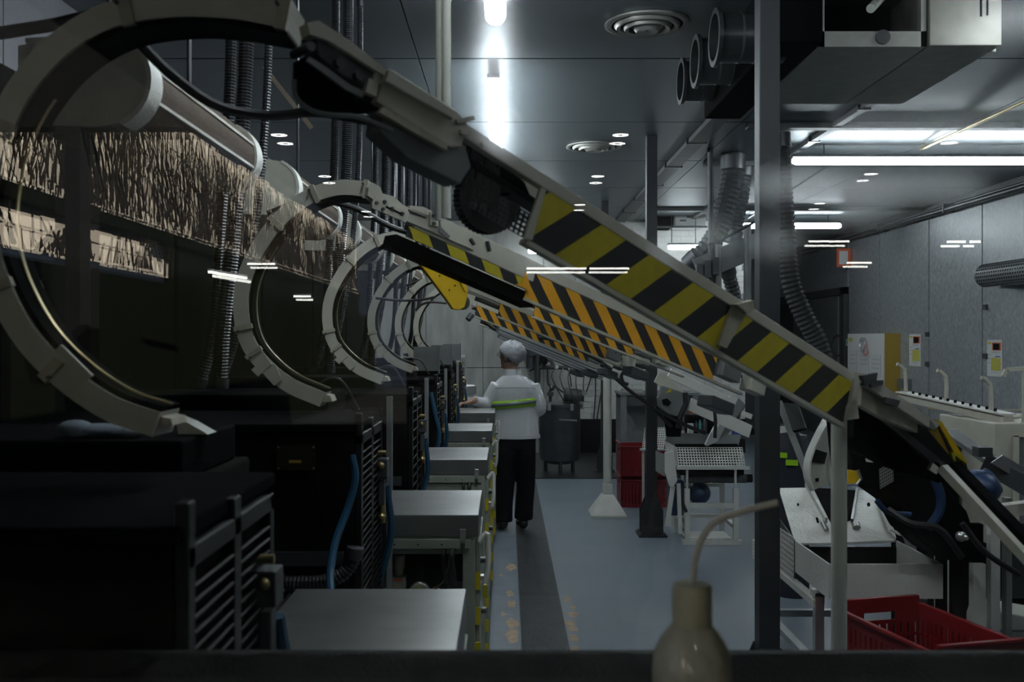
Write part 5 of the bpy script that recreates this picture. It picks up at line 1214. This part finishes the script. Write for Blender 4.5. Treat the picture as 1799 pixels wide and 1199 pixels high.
# ================================================================== THE WORKER
def remesh(name, m, mt, parent, voxel=.012, smooth=8, disp=0):
    o = obj(name, m, mt, parent)
    r = o.modifiers.new('r', 'REMESH'); r.mode = 'VOXEL'; r.voxel_size = voxel
    sm = o.modifiers.new('s', 'SMOOTH'); sm.factor = .5; sm.iterations = smooth
    bpy.context.view_layer.update()
    me = bpy.data.meshes.new_from_object(o.evaluated_get(bpy.context.evaluated_depsgraph_get()))
    o.modifiers.clear(); o.data = me
    me.polygons.foreach_set('use_smooth', [True]*len(me.polygons))
    return o
def loft(m, rings, seg=24):
    rr = [[m.bm.verts.new((cx+rx*math.cos(2*math.pi*k/seg), cy+ry*math.sin(2*math.pi*k/seg), z)) for k in range(seg)] for z, cx, cy, rx, ry in rings]
    for a, b in zip(rr, rr[1:]):
        for k in range(seg): m.bm.faces.new((a[k], a[(k+1) % seg], b[(k+1) % seg], b[k]))
    m.bm.faces.new(rr[0][::-1]); m.bm.faces.new(rr[-1])
def limb(m, pts, rs):
    path = spline(pts, 6*(len(pts)-1)); n = len(path); R = []
    for i in range(n):
        t_ = i/(n-1)*(len(rs)-1); k = min(int(t_), len(rs)-2); R.append(rs[k]+(rs[k+1]-rs[k])*(t_-k))
    m.tube(path, R, 12)
WY = 8.75; KZ = .035
wk = thing('person', 'person in white fleece jacket with lime bands and white hairnet standing at a steel-topped cabinet', 'person', (.06, WY, KZ))
fd_ = V((-.80, .60, 0)).normalized(); sd_ = V((fd_.y, -fd_.x, 0))           # way the head faces, and its right-hand side
hc = V((.035, WY+.0, 1.545))
bd = M()
rotz = Matrix.Rotation(math.atan2(fd_.y, fd_.x), 3, 'Z')
bd.ell(hc, (.098, .076, .118), 20, rotz).ell(hc+fd_*.03-Zv*.05, (.068, .058, .068), 16, rotz)
bd.ell(hc+fd_*.10-Zv*.012, (.02, .013, .022), 10, rotz)                      # nose
bd.ell(hc+fd_*.078-Zv*.095, (.024, .024, .018), 10, rotz)                    # chin
bd.ell(hc+fd_*.09-Zv*.055, (.014, .022, .010), 10, rotz)                     # lips
for s_ in (-1, 1): bd.ell(hc+sd_*s_*.078-fd_*.005-Zv*.012, (.020, .011, .033), 10, rotz)
limb(bd, [V((.055, WY, 1.34)), V((.048, WY+.005, 1.40)), V((.042, WY, 1.48))], [.062, .056, .056])
loft(bd, [(.80, .085, WY, .15, .105), (.95, .078, WY, .155, .1), (1.1, .078, WY, .15, .1), (1.25, .078, WY, .165, .1), (1.33, .07, WY, .12, .08), (1.37, .06, WY, .06, .06)])
SL, EL, WL = V((-.085, WY, 1.285)), V((-.185, WY+.01, 1.10)), V((-.275, WY-.19, 1.165))
SR, ER, WR = V((.235, WY, 1.285)), V((.29, WY-.02, 1.09)), V((.19, WY+.19, 1.06))
limb(bd, [SL, EL, WL], [.052, .042, .03]); limb(bd, [SR, ER, WR], [.052, .042, .03])
limb(bd, [V((.0, WY, .86)), V((-.01, WY-.02, .46)), V((-.03, WY-.06, .12))], [.085, .058, .04])
limb(bd, [V((.16, WY, .86)), V((.17, WY+.02, .46)), V((.15, WY+.1, .12))], [.085, .058, .04])
def hand(W, dirv, down, flat):
    dirv = V(dirv).normalized(); sidev = dirv.cross(V(flat)).normalized()
    palm = W+dirv*.055; bd.ell(palm, (.048, .04, .016), 12, Matrix((dirv, sidev, V(flat))).transposed())
    limb(bd, [W-dirv*.02, W+dirv*.02, palm], [.029, .026, .022])
    for i, (o_, l) in enumerate(((-.03, .062), (-.011, .074), (.010, .072), (.029, .056))):
        b_ = palm+dirv*.036+sidev*o_
        limb(bd, [b_, b_+dirv*l*.45+V(flat)*.006, b_+dirv*l*.8-V(down)*.008, b_+dirv*l-V(down)*.028], [.0105, .0095, .009, .008])
    tb = W+dirv*.03+sidev*(.03 if W is WL else -.03)
    sgn = 1 if W is WL else -1
    limb(bd, [tb, tb+sidev*.022*sgn+dirv*.025, tb+sidev*.03*sgn+dirv*.055-V(down)*.012], [.013, .012, .009])
hand(WL, (-.82, -.25, -.2), (0,0,1), (0,0,1)); hand(WR, (-.6, .5, -.1), (0,0,1), (0,0,1))
remesh('body', bd, 'skin', wk, .0062, 3)
# jacket
jm = M()
loft(jm, [(.835, .075, WY, .214, .145), (.86, .075, WY, .213, .145), (.93, .075, WY, .204, .138), (1.02, .077, WY, .198, .134), (1.12, .078, WY, .2, .134), (1.22, .078, WY, .205, .132), (1.285, .075, WY, .195, .122), (1.335, .068, WY, .15, .105), (1.37, .06, WY, .1, .09), (1.385, .055, WY, .075, .078)])
limb(jm, [SL+V((.02,0,.0)), EL, EL.lerp(WL, .5), WL], [.082, .066, .056, .044]); limb(jm, [SR+V((-.02,0,0)), ER, ER.lerp(WR, .5), WR], [.082, .064, .056, .046])
for f, r_ in ((.3, .07), (.45, .066), (.62, .06)): jm.ell(EL.lerp(WL, f), (r_*.95, r_*.5, r_*.95), 12)
jk = remesh('jacket', jm, 'fleece', wk, .011, 5)
obj('collar', M().lathe((.052, WY, 1.37), [(.083, 0), (.079, .03), (.074, .062), (.066, .062), (.07, .03), (.074, 0)], 28), 'fleece', jk, True)
obj('hem', M().sweep([V((.075+.217*math.cos(a), WY+.148*math.sin(a), .842)) for a in [2*math.pi*i/36 for i in range(37)]], Zv, .004, .014), 'fleece', jk, True)
obj('yoke_seam', M().tube([V((.078+.209*math.cos(a), WY+.136*math.sin(a), 1.255+.018*math.sin(-a))) for a in [math.pi+math.pi*i/24 for i in range(2, 23)]], .0025, 5), 'seam_grey', jk)
def band(z0, z1, mt_, off, nm):
    m_ = M(); A = [math.pi*1.10+math.pi*.86*i/24 for i in range(25)]
    def pt(a, z):
        tl = -.03*math.cos(a)*-1; zz = z + .02*math.cos(a)
        return V((.078+(.203+off)*math.cos(a), WY+(.1365+off)*math.sin(a), zz))
    for a, b in zip(A, A[1:]): m_.quad([pt(a, z0), pt(b, z0), pt(b, z1), pt(a, z1)])
    bmesh.ops.remove_doubles(m_.bm, verts=m_.bm.verts, dist=1e-4)
    obj(nm, m_, mt_, jk, 'all', solid=.003)
band(1.10, 1.168, 'lime', .013, 'lime_band'); band(1.121, 1.149, 'reflector', .017, 'reflective_strip')
# trousers, shoes
tm = M()
loft(tm, [(.74, .08, WY, .16, .12), (.80, .08, WY, .175, .125), (.86, .08, WY, .18, .12), (.9, .08, WY, .17, .11)])
limb(tm, [V((.0, WY, .82)), V((-.01, WY-.02, .48)), V((-.025, WY-.05, .26)), V((-.03, WY-.06, .10))], [.105, .085, .082, .085])
limb(tm, [V((.155, WY, .82)), V((.17, WY+.02, .48)), V((.16, WY+.07, .26)), V((.15, WY+.1, .10))], [.105, .085, .082, .085])
remesh('trousers', tm, 'trousers', wk, .012, 5)
for x, y, z in ((-.03, WY-.06, KZ), (.15, WY+.1, .008)):
    dr2 = V((-.25, 1, 0)).normalized(); sm_ = M()
    sm_.ell((x, y-.02, z+.055), (.045, .06, .05), 12).ell(V((x, y, z+.04))+dr2*.1, (.045, .09, .036), 12).ell((x, y, z+.09), (.04, .045, .05), 12)
    bmesh.ops.translate(sm_.bm, verts=[v for v in sm_.bm.verts if v.co.z < z+.004], vec=(0,0,0))
    for v in sm_.bm.verts: v.co.z = max(v.co.z, z+.001)
    remesh('shoe', sm_, 'shoe', wk, .008, 3)
# hair, hairnet, spectacles
hm = M(); hm.ell(hc-fd_*.012+Zv*.008, (.104, .083, .122), 18, rotz)
bmesh.ops.delete(hm.bm, geom=[v for v in hm.bm.verts if (v.co-hc).dot(fd_) > .035 or v.co.z < hc.z-.075], context='VERTS')
obj('hair', hm, 'hair', wk, 'all', solid=.004)
nm_ = M(); ncn = hc-fd_*.022+Zv*.03
nm_.ell(ncn, (.128, .108, .108), 30, rotz)
ndir = (Zv*.83-fd_*.56).normalized()
bmesh.ops.delete(nm_.bm, geom=[v for v in nm_.bm.verts if (v.co-ncn).dot(ndir) < -.045], context='VERTS')
for v in nm_.bm.verts:
    d_ = (v.co-ncn); v.co += d_.normalized()*(.006*math.sin(v.co.x*190+v.co.z*120)+.004*math.sin(v.co.y*230+v.co.z*170))
nt_ = obj('hairnet', nm_, 'net', wk, 'all', solid=.003)
gl = M()
for s_ in (-1, 1):
    c = hc+fd_*.105+sd_*s_*.034+Zv*.012; gl.tube([c+sd_*.024*math.cos(a)+Zv*.019*math.sin(a) for a in [2*math.pi*i/14 for i in range(15)]], .002, 5)
    gl.tube([hc+fd_*.102+sd_*s_*.058+Zv*.016, hc+fd_*.05+sd_*s_*.08+Zv*.012, hc-fd_*.005+sd_*s_*.084+Zv*.01], .002, 5)
obj('spectacles', gl, 'steel_dark', wk)

# ================================================================== BOTTLE ON THE WINDOW SILL
bp_ = V(((1216-VX)/F*1.09, 1.09, ZS))
t = thing('bottle', 'pale glossy bottle with a bent drinking tube standing on the window sill', 'bottle', bp_)
sc_ = 1.09/F
H1, H2, H3 = 150*sc_*.52, 150*sc_*.78, 0
hgt = H-(1026-VY)/F*1.09-ZS
obj('body', M().lathe(bp_, [(.040, 0), (.044, .004), (.044, hgt*.26), (.042, hgt*.38), (.036, hgt*.5), (.027, hgt*.6), (.0205, hgt*.66), (.0205, hgt*.68)], 32), 'amber', t, True)
cp_ = obj('cap', M().lathe(bp_+Zv*hgt*.63, [(.0215, 0), (.0215, hgt*.33), (.0195, hgt*.37)], 28), 'cap_olive', t, True)
obj('tube', M().tube(spline([bp_+Zv*hgt*.98, P(1222,985,1.09), P(1232,950,1.09), P(1256,918,1.085), P(1300,900,1.08), P(1366,884,1.075)], 24), .0036, 10), 'tube_pale', cp_, True)

ppc = [P(x, y, 1.9) for x, y in ((-25,62),(40,52),(100,42),(170,24),(225,2),(250,-20))]
solo('feed_cable', M().tube(spline(ppc, 24), .013, 8), 'rubber', 'thick black feed cable running above the first ring guard', 'cable', loc=ppc[-1], smooth=True)

cl = M().ell((-.80, 1.96, 1.519), (.06, .035, .014), 14).ell((-.845, 1.95, 1.523), (.035, .03, .018), 12).ell((-.74, 1.955, 1.516), (.03, .02, .010), 12)
gv = obj('glove', cl, 'cloth_blue', None, 'all'); tag(gv, 'crumpled grey-blue work glove lying on the first black machine', 'glove')
solo('scoop', M().prism([(-.66, 2.0, 1.507), (-.60, 2.0, 1.507), (-.612, 2.0, 1.514), (-.64, 2.0, 1.53), (-.665, 2.0, 1.54)], (0, .06, 0)), 'alu_dark', 'small pale scoop lying on the first black machine', 'scoop', loc=(-.63, 2.03, 1.507))
